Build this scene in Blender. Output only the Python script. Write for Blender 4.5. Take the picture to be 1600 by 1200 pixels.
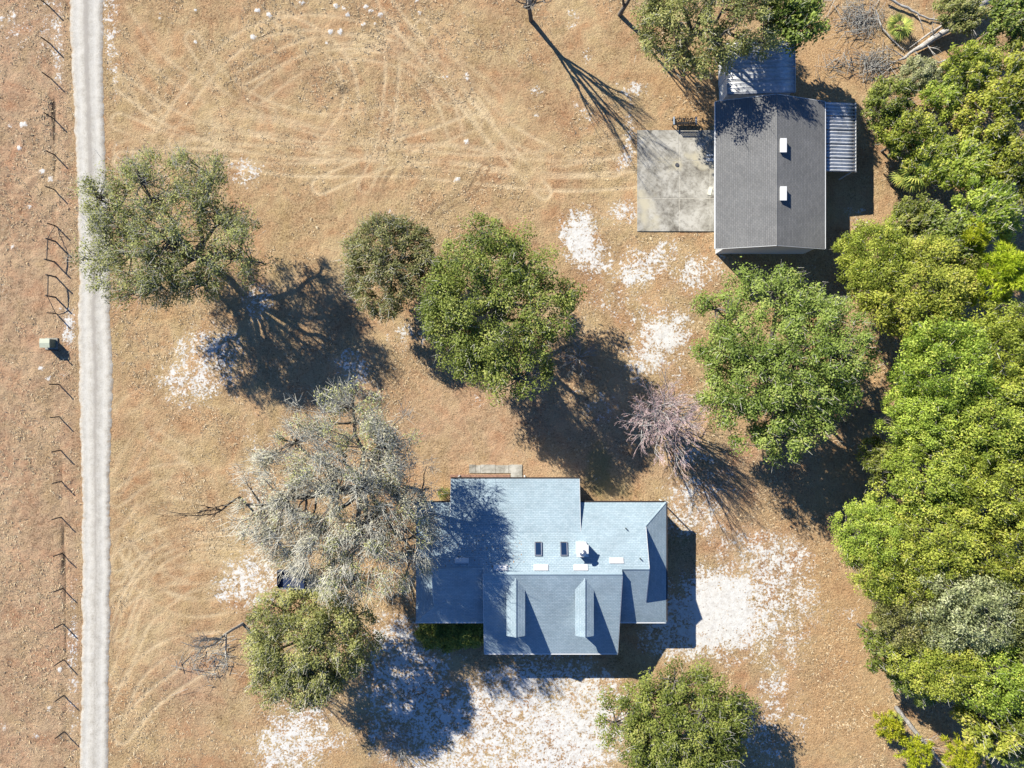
import bpy, math, random
import numpy as np
from mathutils import Vector, Matrix

for o in list(bpy.data.objects):
    bpy.data.objects.remove(o, do_unlink=True)
scene = bpy.context.scene
COL = scene.collection
R = math.radians

# ------------------------------------------------------------------ camera
CAM_H = 62.0
FPX = 1085.0                      # focal length in pixels of the 1600 px wide photograph
cam_d = bpy.data.cameras.new('camera')
cam = bpy.data.objects.new('camera', cam_d)
COL.objects.link(cam)
cam.location = (0, 0, CAM_H)
cam.rotation_euler = (0, 0, 0)
cam_d.sensor_fit = 'HORIZONTAL'
cam_d.angle = 2 * math.atan(800.0 / FPX)
cam_d.clip_end = 3000
scene.camera = cam

# ------------------------------------------------------------------ sky, sun, exposure
SUN_EL = R(33.2)
SUN_AZ = math.atan2(-0.70, 0.714)          # compass style, from +Y towards +X
world = bpy.data.worlds.new('World')
scene.world = world
world.use_nodes = True
wn = world.node_tree.nodes
wn.clear()
sky = wn.new('ShaderNodeTexSky')
sky.sky_type = 'NISHITA'
sky.sun_disc = False
sky.sun_elevation = SUN_EL
sky.sun_rotation = SUN_AZ % (2 * math.pi)
sky.air_density = 1.0
sky.dust_density = 0.0
sky.ozone_density = 10.0
bg = wn.new('ShaderNodeBackground')
bg.inputs['Strength'].default_value = 0.062
wo = wn.new('ShaderNodeOutputWorld')
world.node_tree.links.new(sky.outputs[0], bg.inputs[0])
world.node_tree.links.new(bg.outputs[0], wo.inputs[0])
sun_d = bpy.data.lights.new('sun', 'SUN')
sun_d.energy = 5.0
sun_d.angle = R(0.5)
sun_d.color = (1.0, 0.88, 0.70)
sun = bpy.data.objects.new('sun', sun_d)
COL.objects.link(sun)
sun.location = (-60, 60, 90)
_d = Vector((0.70 * math.cos(SUN_EL), -0.714 * math.cos(SUN_EL), -math.sin(SUN_EL)))
sun.rotation_euler = _d.to_track_quat('-Z', 'Y').to_euler()
vs = scene.view_settings
vs.view_transform = 'Standard'
vs.look = 'None'
vs.gamma = 1.0
vs.use_curve_mapping = False
vs.exposure = 1.51

# ------------------------------------------------------------------ helpers
def P(px, py, z=0.0):
    """a spot of the photograph at height z, in metres"""
    k = (CAM_H - z) / FPX
    return ((px - 800.0) * k, (600.0 - py) * k)

def tag(o, label=None, cat=None, group=None, kind=None):
    if label: o['label'] = label
    if cat: o['category'] = cat
    if group: o['group'] = group
    if kind: o['kind'] = kind
    return o

def empty(name, loc, rz=0.0):
    e = bpy.data.objects.new(name, None)
    e.empty_display_size = 0.3
    COL.objects.link(e)
    e.location = loc
    e.rotation_euler = (0, 0, rz)
    return e

def link(name, me, parent=None, world=False):
    o = bpy.data.objects.new(name, me)
    COL.objects.link(o)
    if parent is not None:
        o.parent = parent
        if world:                                   # the mesh is written in world coordinates
            p, off = parent, Vector((0, 0, 0))
            if p.parent is None:
                off = Vector(p.location)
            o.location = -off
    return o

def np_mesh(name, V, F, mat=None, smooth=False):
    me = bpy.data.meshes.new(name)
    V = np.ascontiguousarray(V, dtype=np.float32)
    F = np.ascontiguousarray(F, dtype=np.int32)
    me.vertices.add(len(V))
    me.vertices.foreach_set('co', V.ravel())
    k = F.shape[1]
    me.loops.add(F.size)
    me.loops.foreach_set('vertex_index', F.ravel())
    me.polygons.add(len(F))
    me.polygons.foreach_set('loop_start', np.arange(len(F), dtype=np.int32) * k)
    if smooth:
        me.polygons.foreach_set('use_smooth', np.ones(len(F), dtype=bool))
    me.update(calc_edges=True)
    if mat: me.materials.append(mat)
    return me

def face_attr(me, name, vals):
    a = me.attributes.new(name, 'FLOAT', 'FACE')
    a.data.foreach_set('value', np.ascontiguousarray(vals, dtype=np.float32))

class PB:
    """collects hard shapes; build() links them as one mesh"""
    def __init__(s): s.v, s.f = [], []
    def add(s, vs, fs):
        n = len(s.v); s.v += [tuple(v) for v in vs]; s.f += [tuple(i + n for i in f) for f in fs]; return s
    def box(s, x0, x1, y0, y1, z0, z1):
        return s.add([(x0,y0,z0),(x1,y0,z0),(x1,y1,z0),(x0,y1,z0),(x0,y0,z1),(x1,y0,z1),(x1,y1,z1),(x0,y1,z1)],
                     [(0,3,2,1),(4,5,6,7),(0,1,5,4),(1,2,6,5),(2,3,7,6),(3,0,4,7)])
    def slab(s, top, th):
        """a polygon (counter-clockwise from above) thickened downwards"""
        n = len(top)
        v = list(top) + [(x, y, z - th) for x, y, z in top]
        f = [tuple(range(n)), tuple(range(2*n-1, n-1, -1))]
        f += [(i, i + n, (i+1) % n + n, (i+1) % n) for i in range(n)]
        return s.add(v, f)
    def profx(s, prof, x0, x1):
        """a (y,z) outline extruded along x"""
        n = len(prof)
        v = [(x0, y, z) for y, z in prof] + [(x1, y, z) for y, z in prof]
        f = [tuple(range(n)), tuple(range(2*n-1, n-1, -1))] + [(i, i+n, (i+1) % n + n, (i+1) % n) for i in range(n)]
        return s.add(v, f)
    def profy(s, prof, y0, y1):
        n = len(prof)
        v = [(x, y0, z) for x, z in prof] + [(x, y1, z) for x, z in prof]
        f = [tuple(range(n-1, -1, -1)), tuple(range(n, 2*n))] + [(i, (i+1) % n, (i+1) % n + n, i+n) for i in range(n)]
        return s.add(v, f)
    def bar(s, a, b, w, h=None, n=4, w1=None):
        """a straight bar / cylinder from a to b; n sides"""
        a, b = Vector(a), Vector(b)
        d = (b - a).normalized()
        u = d.cross(Vector((0, 0, 1)))
        if u.length < 1e-3: u = Vector((1, 0, 0))
        u.normalize(); w_ = d.cross(u)
        h = w if h is None else h
        k = 1.0 if w1 is None else w1 / w
        vs = []
        for p, q in ((a, 1.0), (b, k)):
            for i in range(n):
                t = 2 * math.pi * (i + .5) / n
                c = 1 / math.cos(math.pi / n) if n == 4 else 1.0
                vs.append(p + u * (math.cos(t) * w / 2 * q * c) + w_ * (math.sin(t) * h / 2 * q * c))
        f = [tuple(range(n-1, -1, -1)), tuple(range(n, 2*n))] + [(i, (i+1) % n, (i+1) % n + n, i + n) for i in range(n)]
        return s.add(vs, f)
    def build(s, name, mat, parent=None, world=True, smooth=False, bevel=0.0):
        me = bpy.data.meshes.new(name)
        me.from_pydata(s.v, [], s.f)
        if mat: me.materials.append(mat)
        me.update()
        if smooth:
            me.polygons.foreach_set('use_smooth', [True] * len(me.polygons))
        import bmesh
        bm = bmesh.new(); bm.from_mesh(me)
        bmesh.ops.recalc_face_normals(bm, faces=bm.faces)
        bm.to_mesh(me); bm.free()
        o = link(name, me, parent, world)
        if bevel:
            m = o.modifiers.new('bevel', 'BEVEL'); m.width = bevel; m.segments = 2; m.limit_method = 'ANGLE'
        return o

# ---- value noise on numpy arrays
def vnoise(x, y, cell, seed):
    rng = np.random.default_rng(seed)
    T = rng.random((256, 256), dtype=np.float32)
    gx, gy = x / cell + 1000.3, y / cell + 1000.7
    ix, iy = np.floor(gx).astype(np.int64), np.floor(gy).astype(np.int64)
    fx, fy = (gx - ix).astype(np.float32), (gy - iy).astype(np.float32)
    fx, fy = fx*fx*(3-2*fx), fy*fy*(3-2*fy)
    a = T[ix & 255, iy & 255]; b = T[(ix+1) & 255, iy & 255]
    c = T[ix & 255, (iy+1) & 255]; d = T[(ix+1) & 255, (iy+1) & 255]
    return (a*(1-fx) + b*fx)*(1-fy) + (c*(1-fx) + d*fx)*fy

def fbm(x, y, cell, seed, octs=4, g=.55):
    t, a, n = 0, 1.0, 0.0
    for i in range(octs):
        t = t + a * vnoise(x, y, cell / 2**i, seed + i); n += a; a *= g
    return t / n

# ------------------------------------------------------------------ materials
ALBEDO = (0.545, 0.595, 0.675)        # scales every base colour into real-world range; blue lean puts in bluer shade
class NT:
    def __init__(s, name):
        s.m = bpy.data.materials.new(name); s.m.use_nodes = True
        s.t = s.m.node_tree; s.t.nodes.clear()
        s.out = s.t.nodes.new('ShaderNodeOutputMaterial')
    def n(s, typ, **kw):
        nd = s.t.nodes.new(typ)
        for k, v in kw.items():
            if k.startswith('i_'):
                key = k[2:]
                key = int(key) if key.isdigit() else key.replace('_', ' ')
                nd.inputs[key].default_value = v
            else: setattr(nd, k, v)
        return nd
    def l(s, a, b): s.t.links.new(a, b)
    def noise(s, scale, detail=4, rough=.6, vec=None, dist=0.0):
        nd = s.n('ShaderNodeTexNoise', i_Scale=scale, i_Detail=detail, i_Roughness=rough, i_Distortion=dist)
        if vec is not None: s.l(vec, nd.inputs['Vector'])
        return nd.outputs['Fac']
    def pos(s): return s.n('ShaderNodeNewGeometry').outputs['Position']
    def objpos(s): return s.n('ShaderNodeTexCoord').outputs['Object']
    def ramp(s, fac, stops):
        nd = s.n('ShaderNodeValToRGB'); el = nd.color_ramp.elements
        while len(el) < len(stops): el.new(.5)
        for e, (p, c) in zip(el, stops):
            e.position = p; e.color = (*c, 1) if len(c) == 3 else c
        s.l(fac, nd.inputs[0]); return nd.outputs[0]
    def mix(s, fac, a, b, mode='MIX'):
        nd = s.n('ShaderNodeMix', data_type='RGBA', blend_type=mode)
        for src, k in ((fac, 0), (a, 6), (b, 7)):
            if hasattr(src, 'default_value') and not isinstance(src, (int, float, tuple)): s.l(src, nd.inputs[k])
            elif isinstance(src, tuple): nd.inputs[k].default_value = (*src, 1)
            else: nd.inputs[k].default_value = src
        return nd.outputs[2]
    def math(s, op, a, b=None, c=None, clamp=False):
        nd = s.n('ShaderNodeMath', operation=op, use_clamp=clamp)
        for i, v in enumerate((a, b, c)):
            if v is None: continue
            if isinstance(v, (int, float)): nd.inputs[i].default_value = v
            else: s.l(v, nd.inputs[i])
        return nd.outputs[0]
    def smooth(s, v, lo, hi):
        nd = s.n('ShaderNodeMapRange', interpolation_type='SMOOTHSTEP')
        s.l(v, nd.inputs[0]); nd.inputs[1].default_value = lo; nd.inputs[2].default_value = hi
        return nd.outputs[0]
    def attr(s, name):
        return s.n('ShaderNodeAttribute', attribute_name=name)
    def bump(s, h, dist, strength=1.0, prev=None):
        nd = s.n('ShaderNodeBump', i_Strength=strength, i_Distance=dist)
        s.l(h, nd.inputs['Height'])
        if prev is not None: s.l(prev, nd.inputs['Normal'])
        return nd.outputs[0]
    def bsdf(s, col, rough=.8, metal=0.0, normal=None, spec=.3):
        b = s.n('ShaderNodeBsdfPrincipled')
        col = s.tone(col)
        if isinstance(col, tuple): b.inputs['Base Color'].default_value = (*col, 1)
        else: s.l(col, b.inputs['Base Color'])
        if isinstance(rough, (int, float)): b.inputs['Roughness'].default_value = rough
        else: s.l(rough, b.inputs['Roughness'])
        b.inputs['Metallic'].default_value = metal
        b.inputs['Specular IOR Level'].default_value = spec
        if normal is not None: s.l(normal, b.inputs['Normal'])
        return b.outputs[0]
    def tone(s, col):
        if isinstance(col, tuple): return tuple(c*a for c, a in zip(col, ALBEDO))
        return s.mix(1.0, col, ALBEDO, 'MULTIPLY')
    def done(s, sh): s.l(sh, s.out.inputs[0]); return s.m

def plain(name, col, rough=.6, metal=0.0, var=.12, scale=6.0, spec=.3, bump=0.0):
    t = NT(name); f = t.noise(scale, 5, .65, t.pos())
    lo = tuple(c * (1 - var) for c in col); hi = tuple(min(1, c * (1 + var)) for c in col)
    c = t.ramp(f, [(.3, lo), (.7, hi)])
    nb = t.bump(t.noise(scale * 6, 3, .6, t.pos()), bump) if bump else None
    return t.done(t.bsdf(c, rough, metal, nb, spec))

def shingle(name, a, b, mortar, axis, k, var=.25):
    t = NT(name)
    sp = t.n('ShaderNodeSeparateXYZ'); t.l(t.pos(), sp.inputs[0])
    cb = t.n('ShaderNodeCombineXYZ')
    t.l(sp.outputs[axis], cb.inputs[0]); t.l(t.math('MULTIPLY', sp.outputs[2], k), cb.inputs[1])
    br = t.n('ShaderNodeTexBrick', offset=.5, i_Scale=1.0)
    br.inputs['Color1'].default_value = (*a, 1); br.inputs['Color2'].default_value = (*b, 1); br.inputs['Mortar'].default_value = (*mortar, 1)
    br.inputs['Mortar Size'].default_value = .010; br.inputs['Brick Width'].default_value = .28; br.inputs['Row Height'].default_value = .145
    br.inputs['Mortar Smooth'].default_value = .3
    t.l(cb.outputs[0], br.inputs['Vector'])
    g = t.noise(9, 6, .75, t.pos()); c = t.mix(var, br.outputs[0], t.ramp(g, [(.3, (.25,.27,.29)), (.7, (1,1,1))]), 'MULTIPLY')
    w = t.noise(.5, 5, .6, t.pos()); c = t.mix(.45, c, t.ramp(w, [(.32, (.62,.62,.62)), (.62, (1,1,1))]), 'MULTIPLY')
    saw = t.math('FRACT', t.math('DIVIDE', t.math('MULTIPLY', sp.outputs[2], k), .145))
    h = t.math('ADD', t.math('MULTIPLY', saw, -.7), t.math('MULTIPLY', br.outputs['Fac'], -.6))
    nb = t.bump(h, .012, .9); nb = t.bump(t.noise(30, 3, .7, t.pos()), .006, .7, nb)
    return t.done(t.bsdf(c, .9, 0, nb, .15))

def leaf_mat(name, stops, trans=.40, rough=.5):
    t = NT(name)
    tint = t.attr('tint').outputs['Fac']
    c = t.ramp(tint, stops)
    oi = t.n('ShaderNodeObjectInfo').outputs['Random']
    hs = t.n('ShaderNodeHueSaturation'); t.l(c, hs.inputs['Color'])
    t.l(t.math('ADD', t.math('MULTIPLY', oi, .03), .485), hs.inputs['Hue'])
    t.l(t.math('ADD', t.math('MULTIPLY', oi, .25), .88), hs.inputs['Value'])
    p = t.bsdf(hs.outputs[0], rough, 0, None, .2)
    tr = t.n('ShaderNodeBsdfTranslucent'); t.l(t.tone(hs.outputs[0]), tr.inputs[0])
    mx = t.n('ShaderNodeMixShader'); mx.inputs[0].default_value = trans
    t.l(p, mx.inputs[1]); t.l(tr.outputs[0], mx.inputs[2])
    return t.done(mx.outputs[0])

def bark_mat(name, a, b):
    t = NT(name); v = t.objpos()
    f = t.noise(5, 6, .7, v, .4)
    c = t.ramp(f, [(.3, a), (.7, b)])
    return t.done(t.bsdf(c, .9, 0, t.bump(t.noise(18, 4, .7, v), .02), .15))

M = {}
# roof shingles: pale blue grey on the house, charcoal on the garage
HA, HB, HM = (.41,.525,.575), (.50,.61,.66), (.28,.365,.415)
M['house_n'] = shingle('house_shingles_across', HA, HB, HM, 0, 2.32)
M['house_ext'] = shingle('house_shingles_low', HA, HB, HM, 0, 4.0)
M['house_s'] = shingle('house_shingles_south', HA, HB, HM, 0, 3.05)
M['house_e'] = shingle('house_shingles_gable', HA, HB, HM, 1, 2.40)
GA, GB, GM = (.215,.215,.21), (.265,.26,.25), (.15,.145,.14)
M['garage_roof'] = shingle('garage_shingles', GA, GB, GM, 1, 3.2, .2)
M['siding'] = plain('white_siding', (.74,.74,.72), .55, 0, .05, 2)
M['trim'] = plain('white_trim', (.80,.80,.78), .45, 0, .04, 4)
M['gutter'] = plain('brown_gutter', (.055,.045,.04), .4, 0, .2, 4)
M['vent_white'] = plain('white_vent_metal', (.80,.79,.76), .4, 0, .05, 5)
M['chimney'] = plain('pale_chimney_stucco', (.70,.72,.73), .7, 0, .06, 4, bump=.004)
M['galv'] = plain('galvanised_metal', (.55,.56,.57), .35, .85, .15, 3)
M['pipe'] = plain('black_pipe', (.03,.03,.03), .5)
M['dark_frame'] = plain('dark_frame', (.10,.10,.11), .4)
M['door'] = plain('garage_door_white', (.70,.70,.68), .5)
M['wood'] = plain('weathered_wood', (.13,.105,.085), .85, 0, .35, 9, bump=.006)
M['steel'] = plain('dark_steel_post', (.05,.05,.05), .6, .3, .3, 6)
M['wire'] = plain('fence_wire', (.22,.22,.21), .45, .8)
M['utility'] = plain('pale_green_paint', (.50,.53,.40), .5, 0, .08, 5)
M['utility_shaded'] = plain('shaded_green_paint', (.18,.22,.17), .55)  # cabinet walls darker than the lid: their shade is put into the green
M['bench'] = plain('dark_bench_paint', (.03,.032,.036), .5, 0, .3, 6)
M['bench_arm'] = plain('sky_tinted_arm', (.40,.46,.52), .45, .2, .15, 6)  # reflected sky is put into the arm colour as blue
M['trailer'] = plain('dark_blue_paint', (.035,.055,.12), .4, .1, .25, 5)
M['trailer_rim'] = plain('worn_grey_steel', (.33,.34,.35), .5, .5, .2, 5)
M['red'] = plain('red_reflector', (.30,.03,.02), .3)
M['rubber'] = plain('black_rubber', (.02,.02,.02), .8)
M['board'] = plain('cream_board', (.74,.70,.56), .7)
M['joint'] = plain('sandy_joint', (.52,.48,.40), .95, 0, .3, 5)
M['board_white'] = plain('white_board', (.82,.82,.80), .6)
M['mulch'] = plain('reddish_mulch', (.34,.19,.13), .95, 0, .45, 7, bump=.03)
t = NT('window_glass'); M['glass'] = t.done(t.bsdf((.012,.03,.075), .06, 0, None, .6))
t = NT('corrugated_metal'); f = t.noise(1.3, 6, .7, t.pos()); g = t.noise(7, 5, .7, t.pos())
c = t.ramp(t.math('ADD', t.math('MULTIPLY', f, .6), t.math('MULTIPLY', g, .4)), [(.35, (.42,.42,.41)), (.55, (.72,.73,.74)), (.75, (.84,.84,.84))])
M['corrugated'] = t.done(t.bsdf(c, .42, .35, None, .5))
t = NT('stained_concrete')
v = t.pos(); a_ = t.noise(.45, 7, .68, v, .6); b_ = t.noise(2.6, 7, .75, v, .3); d_ = t.noise(.28, 3, .5, v)
c = t.ramp(a_, [(.36, (.19,.17,.14)), (.46, (.38,.355,.30)), (.60, (.58,.55,.48))])
c = t.mix(.75, c, t.ramp(b_, [(.34, (.36,.34,.32)), (.50, (.90,.89,.87)), (.7, (1,1,1))]), 'MULTIPLY')
c = t.mix(t.smooth(d_, .58, .7), c, (.56,.50,.36))
M['concrete'] = t.done(t.bsdf(c, .9, 0, t.bump(t.noise(40, 3, .6, v), .004), .2))
M['bark'] = bark_mat('oak_bark', (.10,.085,.07), (.24,.215,.185))
M['bark_dark'] = bark_mat('dark_bark', (.05,.042,.038), (.12,.10,.09))
M['bark_grey'] = bark_mat('grey_twig_bark', (.30,.285,.25), (.52,.50,.45))
M['bark_pale'] = bark_mat('pale_dead_wood', (.38,.36,.33), (.66,.63,.58))
t = NT('weathered_log'); v = t.objpos(); f = t.noise(3.5, 8, .75, v, 1.2)
c = t.ramp(f, [(.32, (.20,.17,.14)), (.48, (.48,.44,.39)), (.68, (.76,.72,.66))])
M['log'] = t.done(t.bsdf(c, .95, 0, t.bump(t.noise(14, 5, .75, v, 1.0), .06), .1))
M['bark_pink'] = bark_mat('pink_grey_twigs', (.70,.46,.44), (.90,.70,.66))
M['moss'] = bark_mat('grey_lichen_twigs', (.60,.56,.45), (.86,.82,.68))
M['leaf_green'] = leaf_mat('oak_leaves_green', [(0,(0.105,0.149,0.027)), (.45,(0.257,0.322,0.058)), (.85,(0.433,0.500,0.108)), (1,(0.537,0.525,0.144))])
M['leaf_bright'] = leaf_mat('oak_leaves_bright', [(0,(0.164,0.226,0.027)), (.45,(0.411,0.502,0.068)), (.85,(0.688,0.743,0.121)), (1,(0.820,0.743,0.164))])
M['leaf_yellow'] = leaf_mat('oak_leaves_yellow', [(0,(0.176,0.226,0.029)), (.45,(0.439,0.523,0.073)), (.85,(0.702,0.765,0.116)), (1,(0.805,0.735,0.160))])
M['leaf_olive'] = leaf_mat('oak_leaves_olive', [(0,(0.141,0.155,0.047)), (.45,(0.353,0.366,0.105)), (.85,(0.565,0.562,0.189)), (1,(0.677,0.596,0.236))])
M['leaf_dark'] = leaf_mat('oak_leaves_dark', [(0,(0.116,0.132,0.044)), (.45,(0.276,0.310,0.102)), (.85,(0.476,0.493,0.178)), (1,(0.644,0.530,0.256))])
M['leaf_grey'] = leaf_mat('oak_leaves_grey', [(0,(0.235,0.246,0.103)), (.45,(0.483,0.497,0.218)), (.85,(0.690,0.689,0.345)), (1,(0.801,0.756,0.482))])
M['leaf_lichen'] = leaf_mat('lichened_oak_leaves', [(0,(0.340,0.320,0.202)), (.25,(0.540,0.510,0.340)), (.52,(0.780,0.740,0.515)), (.66,(0.500,0.520,0.212)), (1,(0.620,0.640,0.258))], .3)
M['needles'] = leaf_mat('pine_needles', [(0,(0.195,0.271,0.016)), (.5,(0.546,0.613,0.033)), (1,(0.900,0.866,0.083))], .3)
M['frond'] = leaf_mat('palmetto_frond', [(0,(0.195,0.271,0.049)), (.5,(0.429,0.523,0.117)), (1,(0.819,0.757,0.167))], .25, .4)
M['shrub_shade'] = leaf_mat('shrub_leaves', [(0,(0.127,0.184,0.038)), (.5,(0.330,0.409,0.074)), (1,(0.608,0.574,0.124))])
t = NT('dry_leaf'); c = t.ramp(t.attr('tint').outputs['Fac'], [(0,(.28,.15,.06)), (.5,(.52,.32,.15)), (1,(.70,.50,.30))])
M['dry_leaf'] = t.done(t.bsdf(c, .8, 0, None, .2))
t = NT('dry_grass'); c = t.ramp(t.attr('tint').outputs['Fac'], [(0,(.48,.33,.18)), (.5,(.66,.49,.29)), (1,(.84,.70,.48))])
M['dry_grass'] = t.done(t.bsdf(c, .85, 0, None, .15))

def unit(v): return v/np.maximum(np.linalg.norm(v, axis=-1, keepdims=True), 1e-9)

def tubes(paths, sides=5):
    """paths: list of (points k x 3, radii k) -> one mesh of tapered tubes"""
    VV, FF, n = [], [], 0
    ang = np.linspace(0, 2*math.pi, sides, endpoint=False)
    ca, sa_ = np.cos(ang), np.sin(ang)
    for pts, rad in paths:
        pts = np.asarray(pts, float); k = len(pts); rad = np.asarray(rad, float)
        d = np.gradient(pts, axis=0); d = unit(d)
        up = np.where(np.abs(d[:, 2:3]) > .9, np.array([[1., 0, 0]]), np.array([[0, 0, 1.]]))
        u = unit(np.cross(d, up)); w = np.cross(d, u)
        ring = pts[:, None] + rad[:, None, None]*(u[:, None]*ca[None, :, None] + w[:, None]*sa_[None, :, None])
        VV.append(ring.reshape(-1, 3))
        q = np.arange(k*sides).reshape(k, sides) + n
        qn = np.roll(q, -1, 1)
        FF.append(np.stack([q[:-1].ravel(), qn[:-1].ravel(), qn[1:].ravel(), q[1:].ravel()], 1))
        n += k*sides
    return np.vstack(VV), np.vstack(FF)

# ------------------------------------------------------------------ ground
ROAD = [(-120,104,156),(0,108,160),(100,112,160),(200,116,162),(300,121,167),(400,124,171),(500,122,172),(600,123,176),(700,126,172),
        (800,128,171),(900,129,172),(1000,128,170),(1200,124,168),(1320,122,166)]
_ry = np.array([P(0, r[0])[1] for r in ROAD])[::-1]
_rl = np.array([P(r[1], 0)[0] for r in ROAD])[::-1]
_rr = np.array([P(r[2], 0)[0] for r in ROAD])[::-1]
def road_edges(y): return np.interp(y, _ry, _rl), np.interp(y, _ry, _rr)

SAND = [  # px, py, rx, ry, strength : bare white sand showing through the turf
 (385,268,26,24,.75),(330,545,46,34,.8),(290,600,46,34,.7),(345,590,30,24,.55),(405,470,24,26,.8),(395,905,40,40,.8),(365,925,34,22,.7),
 (545,570,26,20,.7),(560,590,20,30,.6),(640,520,30,20,.55),(615,335,16,22,.5),(905,365,24,34,1.0),(925,405,22,20,.9),(975,328,22,18,.7),
 (1010,412,30,20,.9),(985,430,18,14,.8),(1085,428,26,24,.85),(1120,410,22,18,.6),(1045,385,22,14,.6),(1036,525,34,28,1.0),(1010,560,30,20,.8),
 (1060,500,24,20,.6),(1000,590,20,16,.5),(1060,590,20,30,.45),(950,480,50,30,.3),(1000,470,50,30,.35),(918,85,14,14,.6),(895,30,14,18,.6),
 (985,205,10,34,.6),(975,250,12,18,.7),(990,140,26,12,.7),(905,165,18,16,.45),(840,140,16,12,.6),(835,175,14,16,.4),(920,190,16,18,.5),
 (1128,955,58,52,1.25),(1165,965,40,30,1.0),(1060,1000,46,26,.95),(1045,960,40,40,.9),(1210,880,46,42,.72),(1170,850,40,20,.5),(1240,930,40,50,.55),(1250,855,20,20,.5),
 (860,1110,90,64,1.15),(800,1120,60,50,1.05),(900,1160,60,40,1.1),(830,1180,70,40,1.05),(840,1075,60,22,.9),(930,1080,40,26,.7),(760,1150,50,40,.9),(700,1190,60,30,.8),
 (640,1050,46,52,.95),(610,1000,36,40,.8),(655,1100,50,40,.95),(690,1150,40,46,.95),(590,1090,30,30,.55),(615,1150,50,34,.6),(660,985,26,20,.5),
 (460,1150,46,44,.8),(440,1180,40,30,.85),(480,1110,22,30,.6),(520,1160,30,20,.5),(1080,780,44,40,.62),(1075,715,40,20,.5),(1065,815,24,24,.6),(1110,825,30,22,.5),(1130,750,30,30,.4),
 (935,640,30,30,.5),(890,620,40,20,.35),(1000,650,20,20,.4),(1240,1000,30,40,.4),(1205,1080,20,40,.55),(1190,1150,40,40,.55),(1220,1040,30,30,.4),(1250,1120,24,40,.45),(1200,1180,40,22,.5),
 (1330,960,20,14,.5),(1285,950,40,30,.3),(1330,1030,18,14,.4),(1340,330,24,10,.5),(1345,350,18,24,.5),(1320,372,16,20,.45),(1270,415,40,16,.4),(1300,310,30,40,.25),
 (350,150,60,30,.25),(375,200,36,20,.35),(330,210,20,14,.4),(270,195,14,10,.4),(215,95,24,16,.35),(265,100,16,10,.4),(170,20,16,40,.62),(172,70,14,40,.6),(180,120,5,40,.6),(182,240,5,60,.4),
 (90,40,10,70,.5),(92,100,9,40,.6),(70,30,14,50,.4),(20,40,40,50,.42),(60,85,30,20,.3),(108,510,9,22,.95),(104,530,7,20,.6),(112,640,8,120,.25),(116,900,9,60,.4),(113,1080,10,110,.62),(115,990,8,40,.5),(188,560,5,50,.3),
 (5,460,16,20,.5),(20,650,26,20,.25),(310,770,20,10,.3),(395,700,20,60,.5),(395,780,22,22,.6),(330,690,20,30,.3),(350,620,40,24,.3),
 (1000,470,110,120,.36),(940,420,60,90,.34),(1000,180,60,110,.26),(1150,900,120,110,.34),(650,560,90,80,.25),(1080,720,70,90,.30),(660,1050,110,120,.40),(460,1140,80,70,.32),(290,560,80,80,.30),(1230,1060,70,130,.30),(30,60,50,110,.26),(370,900,60,60,.32),(760,40,120,50,.20),(690,640,30,20,.15),(745,625,16,10,.5),(590,545,60,40,.3),(760,45,60,30,.18),(790,20,40,20,.3),(700,120,20,12,.5),(670,245,14,10,.3),(560,190,12,10,.2),(1340,60,40,40,.3),(1300,20,40,20,.25),
 (1330,130,30,30,.3),(1490,210,30,24,.3),(325,1090,20,20,.2),(300,1150,60,40,.1),(935,750,20,16,.4),(905,770,20,20,.3)]
MOUND = [(470,4,6),(402,16,5),(538,13,5),(543,21,5),(571,10,5),(578,17,6),(594,23,5),(602,17,5),(525,8,5),(516,49,5),(530,49,6),(568,38,4),(586,36,3),
 (512,66,5),(655,19,4),(651,1,4),(728,120,7),(729,221,5),(714,280,6),(420,23,5),(249,20,4),(249,29,4),(22,25,5),(40,10,5),(15,195,6),(30,230,5),(37,195,7),
 (65,268,6),(80,280,6),(45,325,5),(20,385,5),(2,28,5),(34,1100,5),(77,1107,5),(55,1150,6),(5,1135,7),(93,1047,5),(305,65,3),(395,57,6),(305,15,3),(95,480,4),(65,575,6),(75,590,5),(100,585,5)]
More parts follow.
